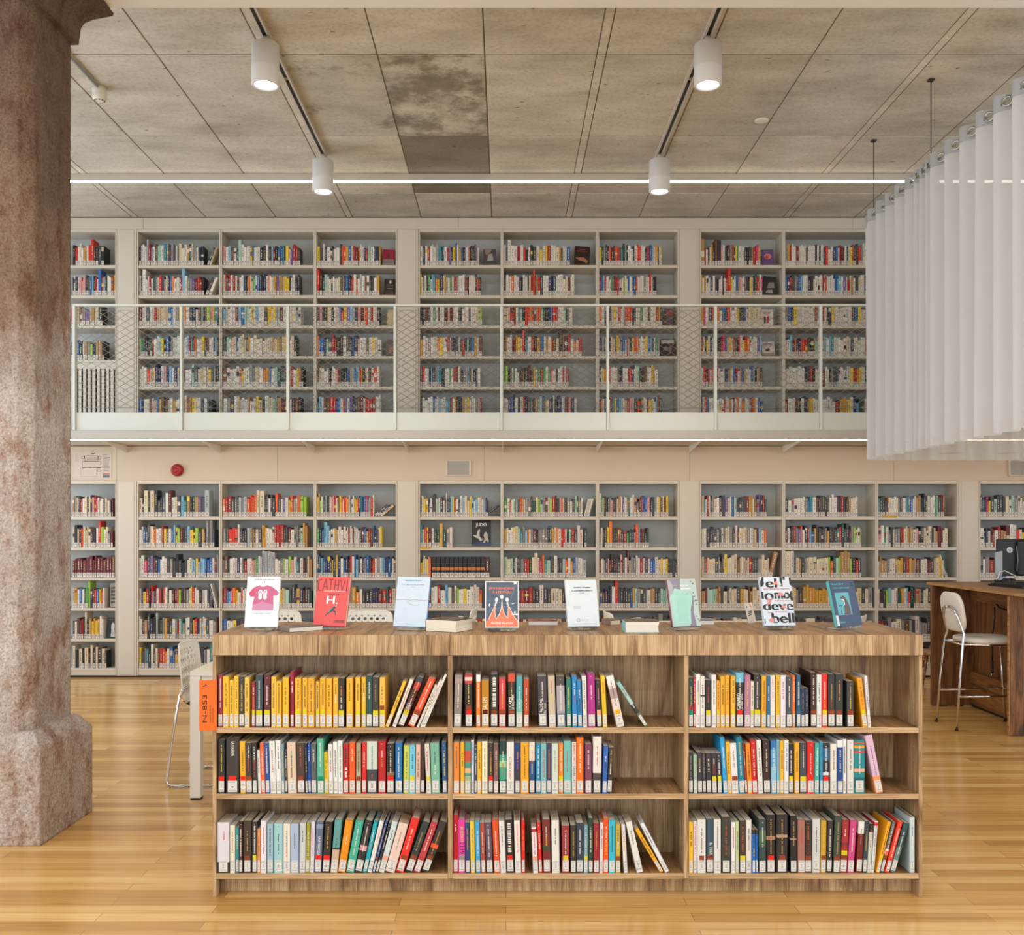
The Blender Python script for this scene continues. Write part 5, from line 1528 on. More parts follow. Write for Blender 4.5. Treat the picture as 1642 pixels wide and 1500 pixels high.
face_out(1222, 1242, 494, 520.5, 'e0d8d4', 'white book with red and black cat on cover behind the cable net', roll=2, art=arts([[(.24, .1), (.4, .1), (.44, .4), (.36, .56), (.24, .5)], '2a2224'], [[(.46, .12), (.62, .1), (.7, .44), (.6, .6), (.48, .5)], 'b8283c'], lines=[(.2, .85, .8, .05, '5c4c4c'), (.2, .7, .7, .05, 'c04848')]))
face_out(1224.5, 1245, 546, 569, 'cfc6c2', 'pale book with dark bird mark on cover behind the cable net', roll=-2, art=arts([ellipse(.45, .4, .18, .12), '2a2426'], [[(.02, .02), (.98, .02), (.98, .15), (.02, .2)], '9c8c80'], lines=[(.1, .9, .78, .09, '6a5c80'), (.1, .9, .66, .05, '8c8088')]))
face_out(1061, 1084, 541, 569, '2c2822', 'dark book with silver figures, face out behind the cable net', art=arts([[(.05, .72), (.95, .72), (.95, .95), (.05, .95)], 'b8b4b0'], [ellipse(.35, .42, .14, .12), '8c8478'], [ellipse(.66, .4, .14, .14), '787068']))
face_out(1063, 1079, 494, 520.5, '56484c', 'grey-red magazine leaning face out behind the cable net', roll=10, art=arts([[(.3, .6), (.9, .6), (.9, .9), (.3, .9)], 'a84048']))
face_out(616, 630, 543, 569.5, '6c5e5c', 'grey photo book leaning face out behind the cable net', roll=6, art=arts([ellipse(.6, .4, .26, .16), 'a07c6c']))
face_out(619, 630, 494, 520.5, 'cdb994', 'tan book standing face out at a shelf end behind the cable net', roll=3)
face_out(173, 184, 936, 974.5, 'a8a296', 'beige book with large dark lettering, face out beside stone column', roll=-3, art=arts(lines=[(.1, .9, .75, .09, '3a3632'), (.1, .9, .6, .09, '3a3632'), (.1, .8, .45, .09, '3a3632'), (.1, .9, .3, .09, '3a3632'), (.1, .7, .15, .09, '3a3632')]), yoff=.03)
face_out(168.5, 182.5, 991.5, 1024, '181618', 'black book with bearded white face on cover, beside stone column', art=arts([ellipse(.6, .55, .2, .2), 'd8d4d0'], [[(.4, .05), (.9, .05), (.8, .4), (.45, .4)], 'c8c6c4'], lines=[(.1, .6, .88, .04, 'a04040')]))

# ------------------------------------------------------------------ ceiling fittings
TXL, TXR = -1.532, 1.288
def track(x, label):
    t = thing('track_rail', label, 'light track', (x, 6.9, ZC))
    b_ = MB()
    b_.box(-.026, -.013, -1.55, 1.55, -.034, -.001).box(.013, .026, -1.55, 1.55, -.034, -.001).box(-.013, .013, -1.55, 1.55, -.012, -.001)
    b_.build('rail', M['track'], t)
    MB().box(-.0125, .0125, -1.5, .05, -.028, -.0125).box(-.0125, .0125, .13, 1.5, -.028, -.0125).build('contact_slot', M['black'], t)
track(TXL, 'left white ceiling track between its two spotlights'); track(TXR, 'right white ceiling track between its two spotlights')
M['lamp'] = glow('led_spot_lens', 'f2f4ff', 7)
def spot(x, y, label, group):
    t = thing('ceiling_spotlight', label, 'spotlight', (x, y, ZC - .034), group=group)
    MB().lathe([(.0, -.002), (.02, -.002), (.02, -.03), (.012, -.03), (.012, -.052), (.0, -.052)], 12).build('adapter', M['track'], t)
    MB().lathe([(0, -.05), (.08, -.05), (.087, -.056), (.088, -.20), (.0885, -.202), (.088, -.204), (.088, -.31), (.084, -.315), (.074, -.315), (.068, -.300)], 40).build('housing', M['spot_white'], t)
    MB().lathe([(.068, -.300), (.06, -.293), (.03, -.288), (0, -.287)], 32).build('lens', M['lamp'], t)
    return t
M['spot_white'] = plain('matt_white_enamel', 'dcdcdc', 0.5)
SPOTS = [(TXL, 6.36), (TXR, 6.36), (TXL, 8.36), (TXR, 8.36)]
for (x, y), lb in zip(SPOTS, ['large white cylinder spotlight nearest us on left track', 'large white cylinder spotlight nearest us on right track', 'white cylinder spotlight at far end of left track', 'white cylinder spotlight at far end of right track']):
    spot(x, y, lb, 'white cylinder spotlights')
t = thing('smoke_detector', 'white ceiling smoke detector on grey conduit beside the stone column', 'detector', (-2.915, 7.16, ZC))
MB().lathe([(0, -.001), (.05, -.001), (.05, -.05), (.048, -.055), (.05, -.06), (.05, -.085), (.04, -.1), (.02, -.103), (0, -.103)], 28).build('body', M['white_plastic'], t)
sl = MB()
for k in range(10):
    a = 2 * math.pi * k / 10
    sl.add([(.041 * math.cos(a - .2), .041 * math.sin(a - .2), -.1005), (.041 * math.cos(a + .2), .041 * math.sin(a + .2), -.1005), (.03 * math.cos(a + .2), .03 * math.sin(a + .2), -.1035), (.03 * math.cos(a - .2), .03 * math.sin(a - .2), -.1035)], [(0, 1, 2, 3)], '2a2828')
sl.build('sensor_slots', M['book'], t)
MB().tube([(0, .0, -.016), (0, -1.7, -.016)], .0115, 10).build('conduit', M['grey_plastic'], t)
t = thing('ceiling_cover_plate', 'small round pale cover plate on the concrete ceiling', 'cover plate', (1.985, 7.74, ZC))
MB().lathe([(0, -.001), (.055, -.001), (.053, -.008), (.04, -.011), (0, -.011)], 24).build('plate', M['white_plastic'], t)

# ------------------------------------------------------------------ fittings on the wall band
t = thing('evacuation_plan_sign', 'taped evacuation plan sheet on the wall beside the stone column', 'plan', (WX(149), YW - .003, WZ(747)))
w, h = .38, .27
MB().box(-w / 2, w / 2, -.001, .001, -h / 2, h / 2, 'd8ccc4').build('sheet', M['paper'], t)
pl = MB()
def pb(u0, v0, u1, v1, c='3c3836'): pl.add([(-w / 2 + w * u0, -.0016, -h / 2 + h * v0), (-w / 2 + w * u1, -.0016, -h / 2 + h * v0), (-w / 2 + w * u1, -.0016, -h / 2 + h * v1), (-w / 2 + w * u0, -.0016, -h / 2 + h * v1)], [(0, 1, 2, 3)], c)
def pr(u0, v0, u1, v1, g=.012, c='3c3836'): pb(u0, v0, u1, v0 + g, c); pb(u0, v1 - g, u1, v1, c); pb(u0, v0, u0 + g * .7, v1, c); pb(u1 - g * .7, v0, u1, v1, c)
pr(.28, .66, .64, .88); pr(.64, .74, .72, .86); pr(.2, .76, .28, .86); pr(.22, .42, .72, .66); pr(.62, .28, .72, .42); pr(.18, .08, .6, .42, .006, '8c8480')
for k in range(9): pb(.3 + .035 * k, .7, .312 + .035 * k, .82, '8c8480')
for k in range(14): pb(.77, .9 - k * .045, .77 + U(.1, .2), .912 - k * .045, '7c7470')
for k in range(6): pb(.04, .92 - k * .05, .055, .94 - k * .05, 'b03030'); pb(.07, .925 - k * .05, .12, .935 - k * .05, '8c8480')
for u, v in ((.24, .4), (.42, .41), (.53, .41), (.3, .66), (.6, .72)): pb(u, v, u + .025, v + .03, 'b82828')
pb(.45, .95, .56, .97); pb(.77, .16, .95, .2, 'c06058'); pb(.77, .05, .95, .14, '6c7480')
pl.build('floor_plan_print', M['paper'], t)
t = thing('mounted_alarm_sounder', 'round red fire alarm sounder on the wall band', 'alarm', (WX(285), YW - .001, WZ(754.5)), (math.radians(90), 0, 0))
MB().lathe([(0, .0), (.062, .0), (.064, .012), (.06, .03), (.05, .04), (.046, .046), (.034, .046), (.03, .04), (.018, .04), (.015, .05), (.006, .05), (0, .048)], 32).build('body', M['red_plastic'], t)
for px0, px1, lb in ((714.5, 755.5, 'grey square wall loudspeaker in cream frame above the middle shelves'), (1616, 1659, 'grey square wall loudspeaker in cream frame at the right edge')):
    w, h = (px1 - px0) * KW, 25.5 * KW
    t = thing('wall_speaker', lb, 'speaker', (WX((px0 + px1) / 2), YW - .001, WZ(751)))
    MB().bbox(-w / 2, -w / 2 + .02, -.02, 0, -h / 2, h / 2, .002).bbox(w / 2 - .02, w / 2, -.02, 0, -h / 2, h / 2, .002).bbox(-w / 2 + .02, w / 2 - .02, -.02, 0, h / 2 - .012, h / 2, .002).bbox(-w / 2 + .02, w / 2 - .02, -.02, 0, -h / 2, -h / 2 + .012, .002).build('frame', M['white_metal'], t)
    MB().box(-w / 2 + .021, w / 2 - .021, -.012, -.001, -h / 2 + .013, h / 2 - .013).build('grille', M['speaker'] if 'speaker' in M else M.setdefault('speaker', plain('grey_speaker_cloth', 'a8a6a2', .8, bump=.5, bscale=500)), t)
# ------------------------------------------------------------------ reading tables and perforated chairs behind the case
M['table_top'] = plain('cream_table_laminate', 'e8dfc8', 0.45)
def table(x0, x1, y0, y1, label):
    t = thing('reading_table', label, 'table', ((x0 + x1) / 2, (y0 + y1) / 2, 0), group='white reading tables')
    w, d = (x1 - x0) / 2, (y1 - y0) / 2
    MB().bbox(-w, w, -d, d, .690, .715, .002).build('table_top', M['table_top'], t)
    MB().box(-w + .002, w - .002, -d - .0012, -d - .0001, .690, .7145).build('edge_band', M['white'], t)
    for sx in (-1, 1):
        for sy in (-1, 1):
            cx, cy = sx * (w - .03), sy * (d - .03)
            l = MB().bbox(cx - .029, cx + .029, cy - .029, cy + .029, .012, .689, .002).build('leg', M['white'], t)
            MB().box(cx - .027, cx + .027, cy - .027, cy + .027, 0, .0115).build('foot', M['black'], l)
    for sx in (-1, 1): MB().box(sx * (w - .03) - .014, sx * (w - .03) + .014, -d + .0605, d - .0605, .63, .689).build('apron', M['white'], t)
    for sy in (-1, 1): MB().box(-w + .0605, w - .0605, sy * (d - .03) - .014, sy * (d - .03) + .014, .63, .689).build('apron', M['white'], t)
    return t
table(-1.752, -.55, 5.53, 7.85, 'white table with square legs right behind the left end of the oak case')
table(1.32, 2.36, 6.3, 8.62, 'white table hidden mostly behind the right part of the oak case')

def plate_with_holes(mb, rows, width_at, pos, th, holes):
    """moulded sheet: pos(u, v) -> point; cells listed in holes get a round opening"""
    pass
def shell_chair(label, loc, rotz):
    """perforated plastic shell on a chrome sled base; faces +X in its own frame"""
    t = thing('chair', label, 'chair', loc, (0, 0, rotz), group='white perforated chairs at the reading tables')
    # profile from the top of the back down to the front of the seat: (x, z)
    prof = [(-.235, .82), (-.228, .78), (-.222, .72), (-.216, .66), (-.21, .6), (-.202, .54), (-.188, .49), (-.16, .455), (-.11, .443), (-.04, .438), (.04, .440), (.12, .447), (.18, .448), (.215, .436)]
    nv = 8
    def part(rows, name, hole_rows):
        m_ = MB(); th = .005
        grid = []
        for k, (x, z) in rows:
            half = .21
            if k == 0: half = .185
            if k == 1: half = .203
            if k >= len(prof) - 1: half = .18
            ring = []
            for j in range(nv + 1):
                u = j / nv * 2 - 1
                dip = -.03 * (1 - u * u) if k < 6 else 0.0
                zz = z - (.012 * (abs(u) ** 4) if k == 0 else 0) + (.012 * u * u if k > 7 else 0)
                ring.append(Vector((x + dip + .015, u * half, zz)))
            grid.append(ring)
        for i in range(len(grid) - 1):
            for j in range(nv):
                q = [grid[i][j], grid[i][j + 1], grid[i + 1][j + 1], grid[i + 1][j]]
                nrm = (q[1] - q[0]).cross(q[3] - q[0]).normalized() * th
                if i in hole_rows and 1 <= j <= nv - 2:
                    c_ = sum(q, Vector()) / 4; n = 12; e1 = (q[1] - q[0]) / 2; e2 = (q[3] - q[0]) / 2
                    rad = min(e1.length, e2.length) * .55
                    inner = [c_ + e1.normalized() * rad * math.cos(2 * math.pi * k_ / n) + e2.normalized() * rad * math.sin(2 * math.pi * k_ / n) for k_ in range(n)]
                    outer = []
                    for k_ in range(n):
                        ca, sa = math.cos(2 * math.pi * k_ / n), math.sin(2 * math.pi * k_ / n); s_ = 1 / max(abs(ca), abs(sa))
                        outer.append(c_ + e1 * ca * s_ + e2 * sa * s_)
                    vs = outer + inner + [p + nrm for p in outer] + [p + nrm for p in inner]
                    fs = []
                    for k_ in range(n):
                        l_ = (k_ + 1) % n
                        fs += [(k_, l_, n + l_, n + k_), (2 * n + k_, 3 * n + k_, 3 * n + l_, 2 * n + l_), (n + k_, n + l_, 3 * n + l_, 3 * n + k_)]
                    m_.add(vs, fs, 'ffffff', False)
                else:
                    m_.add(q + [p + nrm for p in q], [(0, 1, 2, 3), (7, 6, 5, 4)], 'ffffff', True)
        rim = [grid[0][j] for j in range(nv + 1)] + [grid[i][nv] for i in range(1, len(grid))] + [grid[-1][j] for j in range(nv - 1, -1, -1)] + [grid[i][0] for i in range(len(grid) - 2, 0, -1)]
        m_.tube(rim, .0055, 6, closed=True)
        m_.build(name, M['white_plastic'], t)
    rows = list(enumerate(prof))
    part(rows[:7], 'backrest', (1, 2, 3, 4)); part(rows[7:], 'seat', ()); 
    jm = MB()
    jm.add([Vector((prof[6][0] - .015, -.17, prof[6][1])), Vector((prof[6][0] - .015, .17, prof[6][1])), Vector((prof[7][0] + .015, .17, prof[7][1])), Vector((prof[7][0] + .015, -.17, prof[7][1]))], [(0, 1, 2, 3)])
    jm.build('back_hinge', M['black'], t)
    for s in (-1, 1):
        y = s * .235
        pts = [(-.185, y * .96, .56), (-.2, y, .535), (-.245, y, .28), (-.275, y, .04), (-.268, y, .015), (-.25, y, .011), (.2, y, .011), (.225, y, .02), (.232, y, .05), (.2, y, .40), (.17, y * .9, .425)]
        MB().tube(pts, .0075, 8).build('sled_frame', M['chrome'], t)
    for x in (-.12, .13): MB().tube([(x, -.232, .425), (x, .232, .425)], .007, 8).build('cross_bar', M['chrome'], t)
    MB().tube([(-.19, -.225, .56), (-.2, -.19, .562), (-.21, .19, .562), (-.19, .225, .56)], .0065, 8).build('back_bar', M['chrome'], t)
    for s in (-1, 1):
        g_ = MB()
        for x in (-.2, .15): g_.bbox(x - .03, x + .03, s * .235 - .011, s * .235 + .011, .0005, .012, .002)
        g_.build('floor_glide', M['grey_plastic'], t)
    return t
c0 = shell_chair('white perforated chair on chrome sled base at the left end of the table', (-1.705, 6.05, 0), math.radians(2))
copy_thing(c0, (-1.86, 8.16, 0), math.radians(-72), 'white chair top rising between T-shirt book and red book')
copy_thing(c0, (-1.16, 8.18, 0), math.radians(-90), 'flat white chair back seen between red book and pale blue book')
copy_thing(c0, (-.50, 8.7, 0), math.radians(176), 'white chair tip peeking over the thick cream-paged lying book')
copy_thing(c0, (1.07, 8.3, 0), math.radians(4), 'white chair tip behind the thick turquoise-edged lying book')
copy_thing(c0, (2.62, 8.0, 0), math.radians(150), 'white chair corner between black-letter book and stoat book')

# ------------------------------------------------------------------ high counter on the right
t = thing('service_counter', 'high brown wooden counter with open knee space at the right edge', 'counter', (4.3, 7.8, 0))
T = Matrix.Translation(Vector((-4.3, -7.8, 0)))
MB().bbox(3.61, 5.6, 6.6, 8.56, 1.03, 1.055, .002, mat=T).build('top', M['desk_x'], t)
MB().box(3.6085, 3.6098, 6.602, 8.558, 1.0315, 1.0535, mat=T).build('edge_band', M['desk_edge'], t)
MB().bbox(3.62, 5.5, 8.48, 8.51, .006, 1.029, .0015, mat=T).build('end_panel', M['desk_v'], t)
MB().bbox(3.662, 5.5, 7.25, 7.275, .006, 1.029, .0015, mat=T).build('end_panel', M['desk_v'], t)
MB().box(3.6565, 3.661, 7.2505, 7.2745, .008, 1.028, mat=T).build('edge_band', M['desk_edge'], t)
MB().bbox(3.985, 4.01, 7.276, 8.479, .30, 1.029, .0015, mat=T).build('back_panel', M['desk_v'], t)
MB().bbox(3.955, 3.984, 7.276, 8.479, .90, 1.029, .0015, mat=T).build('cable_apron', M['desk_x'], t)
MB().bbox(3.945, 4.2, 7.276, 8.479, .02, .299, .0015, mat=T).build('foot_box', M['desk_x'], t)
MB().box(3.955, 4.19, 7.28, 8.475, .0, .019, mat=T).build('kick_strip', M['black'], t)
for x in (3.72, 3.86): MB().box(x - .03, x + .03, 8.484, 8.506, 0, .0055, mat=T).build('foot', M['black'], t)
t = thing('cable', 'black cable hanging inside the counter down to a plug', 'cable', (3.965, 7.95, .88))
MB().tube([(-.02, .1, .0), (-.02, .1, -.08), (-.022, .11, -.16), (-.03, .13, -.26), (-.028, .12, -.36), (-.03, .12, -.44)], .006, 7).build('cord', M['black'], t)
MB().tube([(-.03, .12, -.44), (-.03, .12, -.52), (-.032, .118, -.54)], .011, 8).build('connector', M['black'], t)
MB().tube([(-.032, .118, -.54), (-.035, .125, -.56), (-.035, .14, -.562)], .007, 8).build('plug', M['chrome'], t)
t = thing('cable', 'black cable bundle sagging under the counter top', 'cable', (3.95, 7.6, .90))
MB().tube([(-.005, .42, 0), (-.012, .36, -.022), (-.012, .26, -.03), (-.012, .16, -.055), (-.012, .06, -.055), (-.012, -.04, -.03)], .007, 7).build('cord', M['black'], t)
for k in range(3): MB().tube([(-.012, .18 - .05 * k, -.05), (-.02, .2 - .05 * k, -.01)], .0025, 5).build('cable_tie', M['black'], t)

# bar chair
t = thing('bar_chair', 'high chair with off-white cushions on slim chrome legs at the counter', 'chair', (3.62, 7.62, 0))
def slab(mb, out, z0, z1, r=.012, tilt=None):
    """upholstered pad from an outline, rounded over its edge"""
    n = len(out); cx = sum(p[0] for p in out) / n; cy = sum(p[1] for p in out) / n
    lv = [(0.90, z0), (.975, z0 + (z1 - z0) * .12), (1.0, z0 + (z1 - z0) * .45), (.975, z0 + (z1 - z0) * .8), (.88, z1 - .001), (.5, z1 + .003), (.05, z1 + .005)]
    vs = []; fs = []
    for s, z in lv: vs += [(cx + (x - cx) * s, cy + (y - cy) * s, z) for x, y in out]
    for i in range(len(lv) - 1):
        for k in range(n): fs.append((i * n + k, i * n + (k + 1) % n, (i + 1) * n + (k + 1) % n, (i + 1) * n + k))
    fs.append(tuple(range(n - 1, -1, -1))); fs.append(tuple((len(lv) - 1) * n + k for k in range(n)))
    mb.add(vs, fs, 'ffffff', True, tilt)
def rrect(w, h, r, n=7, e=1.0):
    P = []
    for cx, cy, a in ((w - r, h - r, 0), (-w + r, h - r, 90), (-w + r, -h + r, 180), (w - r, -h + r, 270)):
        for k in range(n): an = math.radians(a + 90 * k / (n - 1)); P.append((cx + r * math.cos(an), cy + r * math.sin(an)))
    return P
sm = MB(); slab(sm, [(x + .05, y) for x, y in rrect(.21, .2, .11)], .645, .69); sm.build('seat', M['vinyl'], t)
bm = MB()
Tb = Matrix.Translation((-.205, 0, .875)) @ Matrix.Rotation(math.radians(-9), 4, 'Y') @ Matrix.Rotation(math.radians(-90), 4, 'Y') @ Matrix.Rotation(math.radians(180), 4, 'Z')
slab(bm, rrect(.152, .185, .11), -.016, .016, tilt=Tb); bm.build('backrest', M['vinyl'], t)
for s in (-1, 1):
    MB().tube([(-.255, .175 * s, .0), (-.225, .165 * s, .4), (-.2, .155 * s, .65), (-.185, .14 * s, .72), (-.224, .125 * s, .84), (-.236, .1 * s, .895), (-.240, .05 * s, .915), (-.240, 0, .916)], .0095, 10).build('leg', M['chrome'], t)
    MB().tube([(.285, .185 * s, .0), (.24, .165 * s, .63)], .0095, 10).build('leg', M['chrome'], t)
    MB().tube([(-.201, .155 * s, .64), (.24, .165 * s, .634)], .009, 8).build('seat_rail', M['chrome'], t)
    MB().tube([(-.238, .169 * s, .25), (.268, .178 * s, .262)], .0075, 8).build('footrest', M['chrome'], t)
for x, y, z in ((-.201, .155, .64), (.24, .165, .634), (.268, .178, .262)): MB().tube([(x, -y, z), (x, y, z)], .0075, 8).build('cross_bar', M['chrome'], t)
for s in (-1, 1):
    for x in (-.255, .285): MB().lathe([(0, 0), (.0115, 0), (.0115, .015), (0, .016)], 10, mat=Matrix.Translation((x, (.175 if x < 0 else .185) * s, .0003))).build('foot_cap', M['black'], t)

# things on the counter
ZD = 1.0555
t = thing('monitor', 'black computer monitor seen from behind with round silver emblem', 'monitor', (4.345, 8.30, ZD), (0, 0, math.radians(-3)))
MB().bbox(-.255, .255, -.012, .02, .06, .368, .005).bbox(-.10, .255, -.05, -.0122, .062, .36, .014).build('housing', M['black'], t)
MB().bbox(-.24, .24, .0202, .022, .075, .355, .001).build('screen', M['black'], t)
MB().bbox(.02, .1, -.085, -.0505, .011, .22, .006).build('stand_column', M['black'], t)
MB().bbox(-.08, .2, -.11, .09, 0, .012, .004).build('stand_base', M['black'], t)
em = MB().lathe([(0, 0), (.024, 0), (.0245, .002), (.022, .003), (.0205, .0025), (0, .0025)], 28, 'd8dade', Matrix.Translation((-.155, -.0122, .277)) @ Matrix.Rotation(math.radians(90), 4, 'X'))
letters(em, 'hp', -.155, .277, -.0155, '2a2a2c', height=.02, bold=.0003)
em.build('emblem', M['book'], t)
MB().tube([(-.106, -.03, .1), (-.1, -.038, .2), (-.106, -.03, .31)], .0035, 6).build('crease_highlight', M['grey_plastic'], t)  # highlight along the housing crease, modelled as a pale tube
t = thing('document_stand', 'upright light grey device stand left of the black monitor', 'stand', (4.035, 8.17, ZD), (0, 0, math.radians(-12)))
MB().prism([(-.026, .078), (.026, .078), (.026, .272), (-.026, .258)], -.012, .012).build('panel', M['grey_plastic'], t)
MB().lathe([(0, 0), (.03, 0), (.031, .006), (.018, .012), (.016, .06), (.026, .066), (.026, .076), (0, .077)], 20, mat=Matrix.Translation((0, 0, .0005))).build('base', M['grey_plastic'], t)
t = thing('keyboard', 'black keyboard lying on the counter edge before the monitor', 'keyboard', (3.945, 7.75, ZD), (0, 0, math.radians(-84)))
MB().prism([(-.075, .001), (.075, .001), (.075, .026), (-.075, .014)], -.22, .22, axis='X').build('housing', M['black'], t)
ky = MB()
for r_ in range(5):
    for c_ in range(15):
        yy = -.062 + r_ * .026; zz = .0148 + (yy + .075) * .08
        ky.bbox(-.21 + c_ * .0282, -.186 + c_ * .0282, yy, yy + .021, zz, zz + .006, .001)
ky.build('keys', M['black'], t)
t = thing('headset', 'black headset heap with cables beside the keyboard', 'headset', (3.99, 8.03, ZD + .001))
MB().tube([(-.05 + .01 * math.sin(k * 2.1) + .005 * k, .02 * math.sin(k * 1.3), .012 + .026 * abs(math.sin(k * .9))) for k in range(22)], .0085, 7).build('cord', M['black'], t)
for x, y in ((.03, 0), (.085, .02)): MB().lathe([(0, 0), (.03, 0), (.036, .012), (.03, .026), (0, .03)], 16, mat=Matrix.Translation((x, y - .01, .02)) @ Matrix.Rotation(math.radians(20), 4, 'X')).build('ear_pad', M['black'], t)
t = thing('cable', 'white cable arching in front of the grey stand', 'cable', (4.06, 8.10, ZD))
MB().tube([(-.1, -.03, .012), (-.075, -.02, .06), (-.04, .02, .1), (.0, .02, .112), (.05, .01, .085), (.085, 0, .065)], .004, 7).build('cord', M['white_plastic'], t)
t = thing('round_stool', 'low round wooden stool half hidden behind the counter end', 'stool', (3.98, 9.15, 0))
MB().lathe([(0, .36), (.2, .36), (.205, .366), (.205, .384), (.2, .39), (0, .39)], 32).build('seat', M['oak_d'], t)
for k in range(4):
    a = math.radians(45 + 90 * k); MB().tube([(.11 * math.cos(a), .11 * math.sin(a), .359), (.17 * math.cos(a), .17 * math.sin(a), .001)], .014, 8).build('leg', M['oak_d'], t)

# ------------------------------------------------------------------ suspended curtain
m = bpy.data.materials.new('sheer_white_cloth'); m.use_nodes = True; nt = m.node_tree; nt.nodes.clear()
o_ = nt.nodes.new('ShaderNodeOutputMaterial')
df = nt.nodes.new('ShaderNodeBsdfDiffuse'); df.inputs['Color'].default_value = (*lin(hx('e4e4e3')), 1)
tl = nt.nodes.new('ShaderNodeBsdfTranslucent'); tl.inputs['Color'].default_value = (*lin(hx('e6e7e6')), 1)
tr = nt.nodes.new('ShaderNodeBsdfTransparent')
m1 = nt.nodes.new('ShaderNodeMixShader'); m1.inputs['Fac'].default_value = .5
m2 = nt.nodes.new('ShaderNodeMixShader')
g = nt.nodes.new('ShaderNodeNewGeometry'); wv = nt.nodes.new('ShaderNodeTexNoise'); wv.inputs['Scale'].default_value = 900
nt.links.new(g.outputs['Position'], wv.inputs['Vector'])
mr = nt.nodes.new('ShaderNodeMapRange'); mr.inputs['To Min'].default_value = .01; mr.inputs['To Max'].default_value = .06
nt.links.new(wv.outputs['Fac'], mr.inputs['Value']); nt.links.new(mr.outputs['Result'], m2.inputs['Fac'])
nt.links.new(df.outputs['BSDF'], m1.inputs[1]); nt.links.new(tl.outputs['BSDF'], m1.inputs[2]); nt.links.new(m1.outputs['Shader'], m2.inputs[1]); nt.links.new(tr.outputs['BSDF'], m2.inputs[2]); nt.links.new(m2.outputs['Shader'], o_.inputs['Surface'])
M['sheer'] = m
M['hem'] = plain('double_hem_cloth', 'b2b5b7', 0.8, bump=.2, bscale=900)
ZT0, ZT1 = 2.087, 4.115
XC, YF2, RC = 3.0, 8.40, .22
def path(s):
    """rail centre line: along Y going away, round the corner, then along X to the right"""
    y0 = 4.4; L1 = YF2 - RC - y0
    if s < L1: return Vector((XC, y0 + s)), Vector((-1, 0))
    a = (s - L1) / RC
    if a < math.pi / 2: return Vector((XC + RC - RC * math.cos(a), YF2 - RC + RC * math.sin(a))), Vector((-math.cos(a), math.sin(a)))
    return Vector((XC + RC + (s - L1 - RC * math.pi / 2), YF2)), Vector((0, 1))
TOT = (YF2 - RC - 4.4) + RC * math.pi / 2 + 3.6
samples = []; s = 0.0; ph = 0.0; crossings = []
while s < TOT:
    y_now = 4.4 + s
    lam = .225
    if 6.95 < y_now < 7.3: lam = .10
    if 7.3 <= y_now < 8.3: lam = .19
    p, n_ = path(s)
    amp = .05 if lam > .12 else .04
    sw = math.sin(ph)
    sh = sw * (1.25 - .25 * sw * sw)
    samples.append((p, n_, amp * sh, ph))
    ds = .008; k0 = int(ph / math.pi); ph += 2 * math.pi * ds / lam
    if int(ph / math.pi) != k0: crossings.append((p, n_, k0))
    s += ds
cur = thing('curtain', 'sheer white pleated curtain hung from a ceiling rail at the right', 'curtain', (XC, 7.0, ZT0))
cm, hm, tp = MB(), MB(), MB()
def sheet_(mb, levels, off=0.0, hole=0.0):
    nl = len(levels); vs = []
    for i, (p, n_, w, ph_) in enumerate(samples):
        for z in levels:
            f = (ZT1 - z) / (ZT1 - ZT0)
            ww = w * (1 + .12 * f * math.sin(ph_ * .37 + 1.3)) + off
            q = p + n_ * ww
            sl_ = .012 * f * math.sin(ph_ * .21)
            vs.append((q.x + n_.y * sl_ - XC, q.y + n_.x * sl_ - 7.0, z - ZT0 + .004 * math.sin(ph_ * .5) * (1 if z == levels[-1] else 0)))
    fs = [(i * nl + j, (i + 1) * nl + j, (i + 1) * nl + j + 1, i * nl + j + 1) for i in range(len(samples) - 1) for j in range(nl - 1) if not (hole and j == 1 and min(abs(samples[i][2]), abs(samples[i + 1][2])) < hole)]      # openings where the rail passes
    mb.add(vs, fs, 'ffffff', True)
sheet_(cm, [ZT0 + .06, 2.5, 3.0, 3.5, ZT1 - .10]); cm.build('cloth', M['sheer'], cur)
sheet_(hm, [ZT0, ZT0 + .06]); hm.build('hem', M['sheer'], cur)
sheet_(tp, [ZT1 - .10, ZT1 - .07, ZT1 - .03, ZT1], hole=.021); tp.build('header_tape', M['hem'], cur)
zr_ = ZT1 - .05
gi = 0
for p, n_, k in crossings:
    if p.y < 5.4 and p.x < XC + .01: continue
    if p.x > XC + 1.9: continue
    tg = Vector((n_.y, -n_.x))
    dirv = (tg + n_ * (1 if k % 2 else -1) * .9).normalized()
    c_ = Vector((p.x - XC, p.y - 7.0, zr_ - ZT0)); ax = Vector((-dirv.y, dirv.x, 0)); up_ = Vector((0, 0, 1)); d3 = Vector((dirv.x, dirv.y, 0))
    MB().tube([c_ + d3 * .027 * math.cos(2 * math.pi * q / 18) + up_ * .027 * math.sin(2 * math.pi * q / 18) for q in range(18)], .0065, 6, closed=True).build('grommet', M['steel'], cur)
rl = thing('curtain_rail', 'slim suspended rail with thin steel rods carrying the curtain', 'curtain rail', (XC, 7.0, zr_))
pts = []; s = 0
while s < TOT: pts.append(path(s)[0]); s += .05
MB().tube([(p.x - XC, p.y - 7.0, 0) for p in pts], .008, 8).build('rail', M['steel'], rl)
mids = [(a_[0] + b_[0]) / 2 for a_, b_ in zip(crossings[:-1], crossings[1:])]
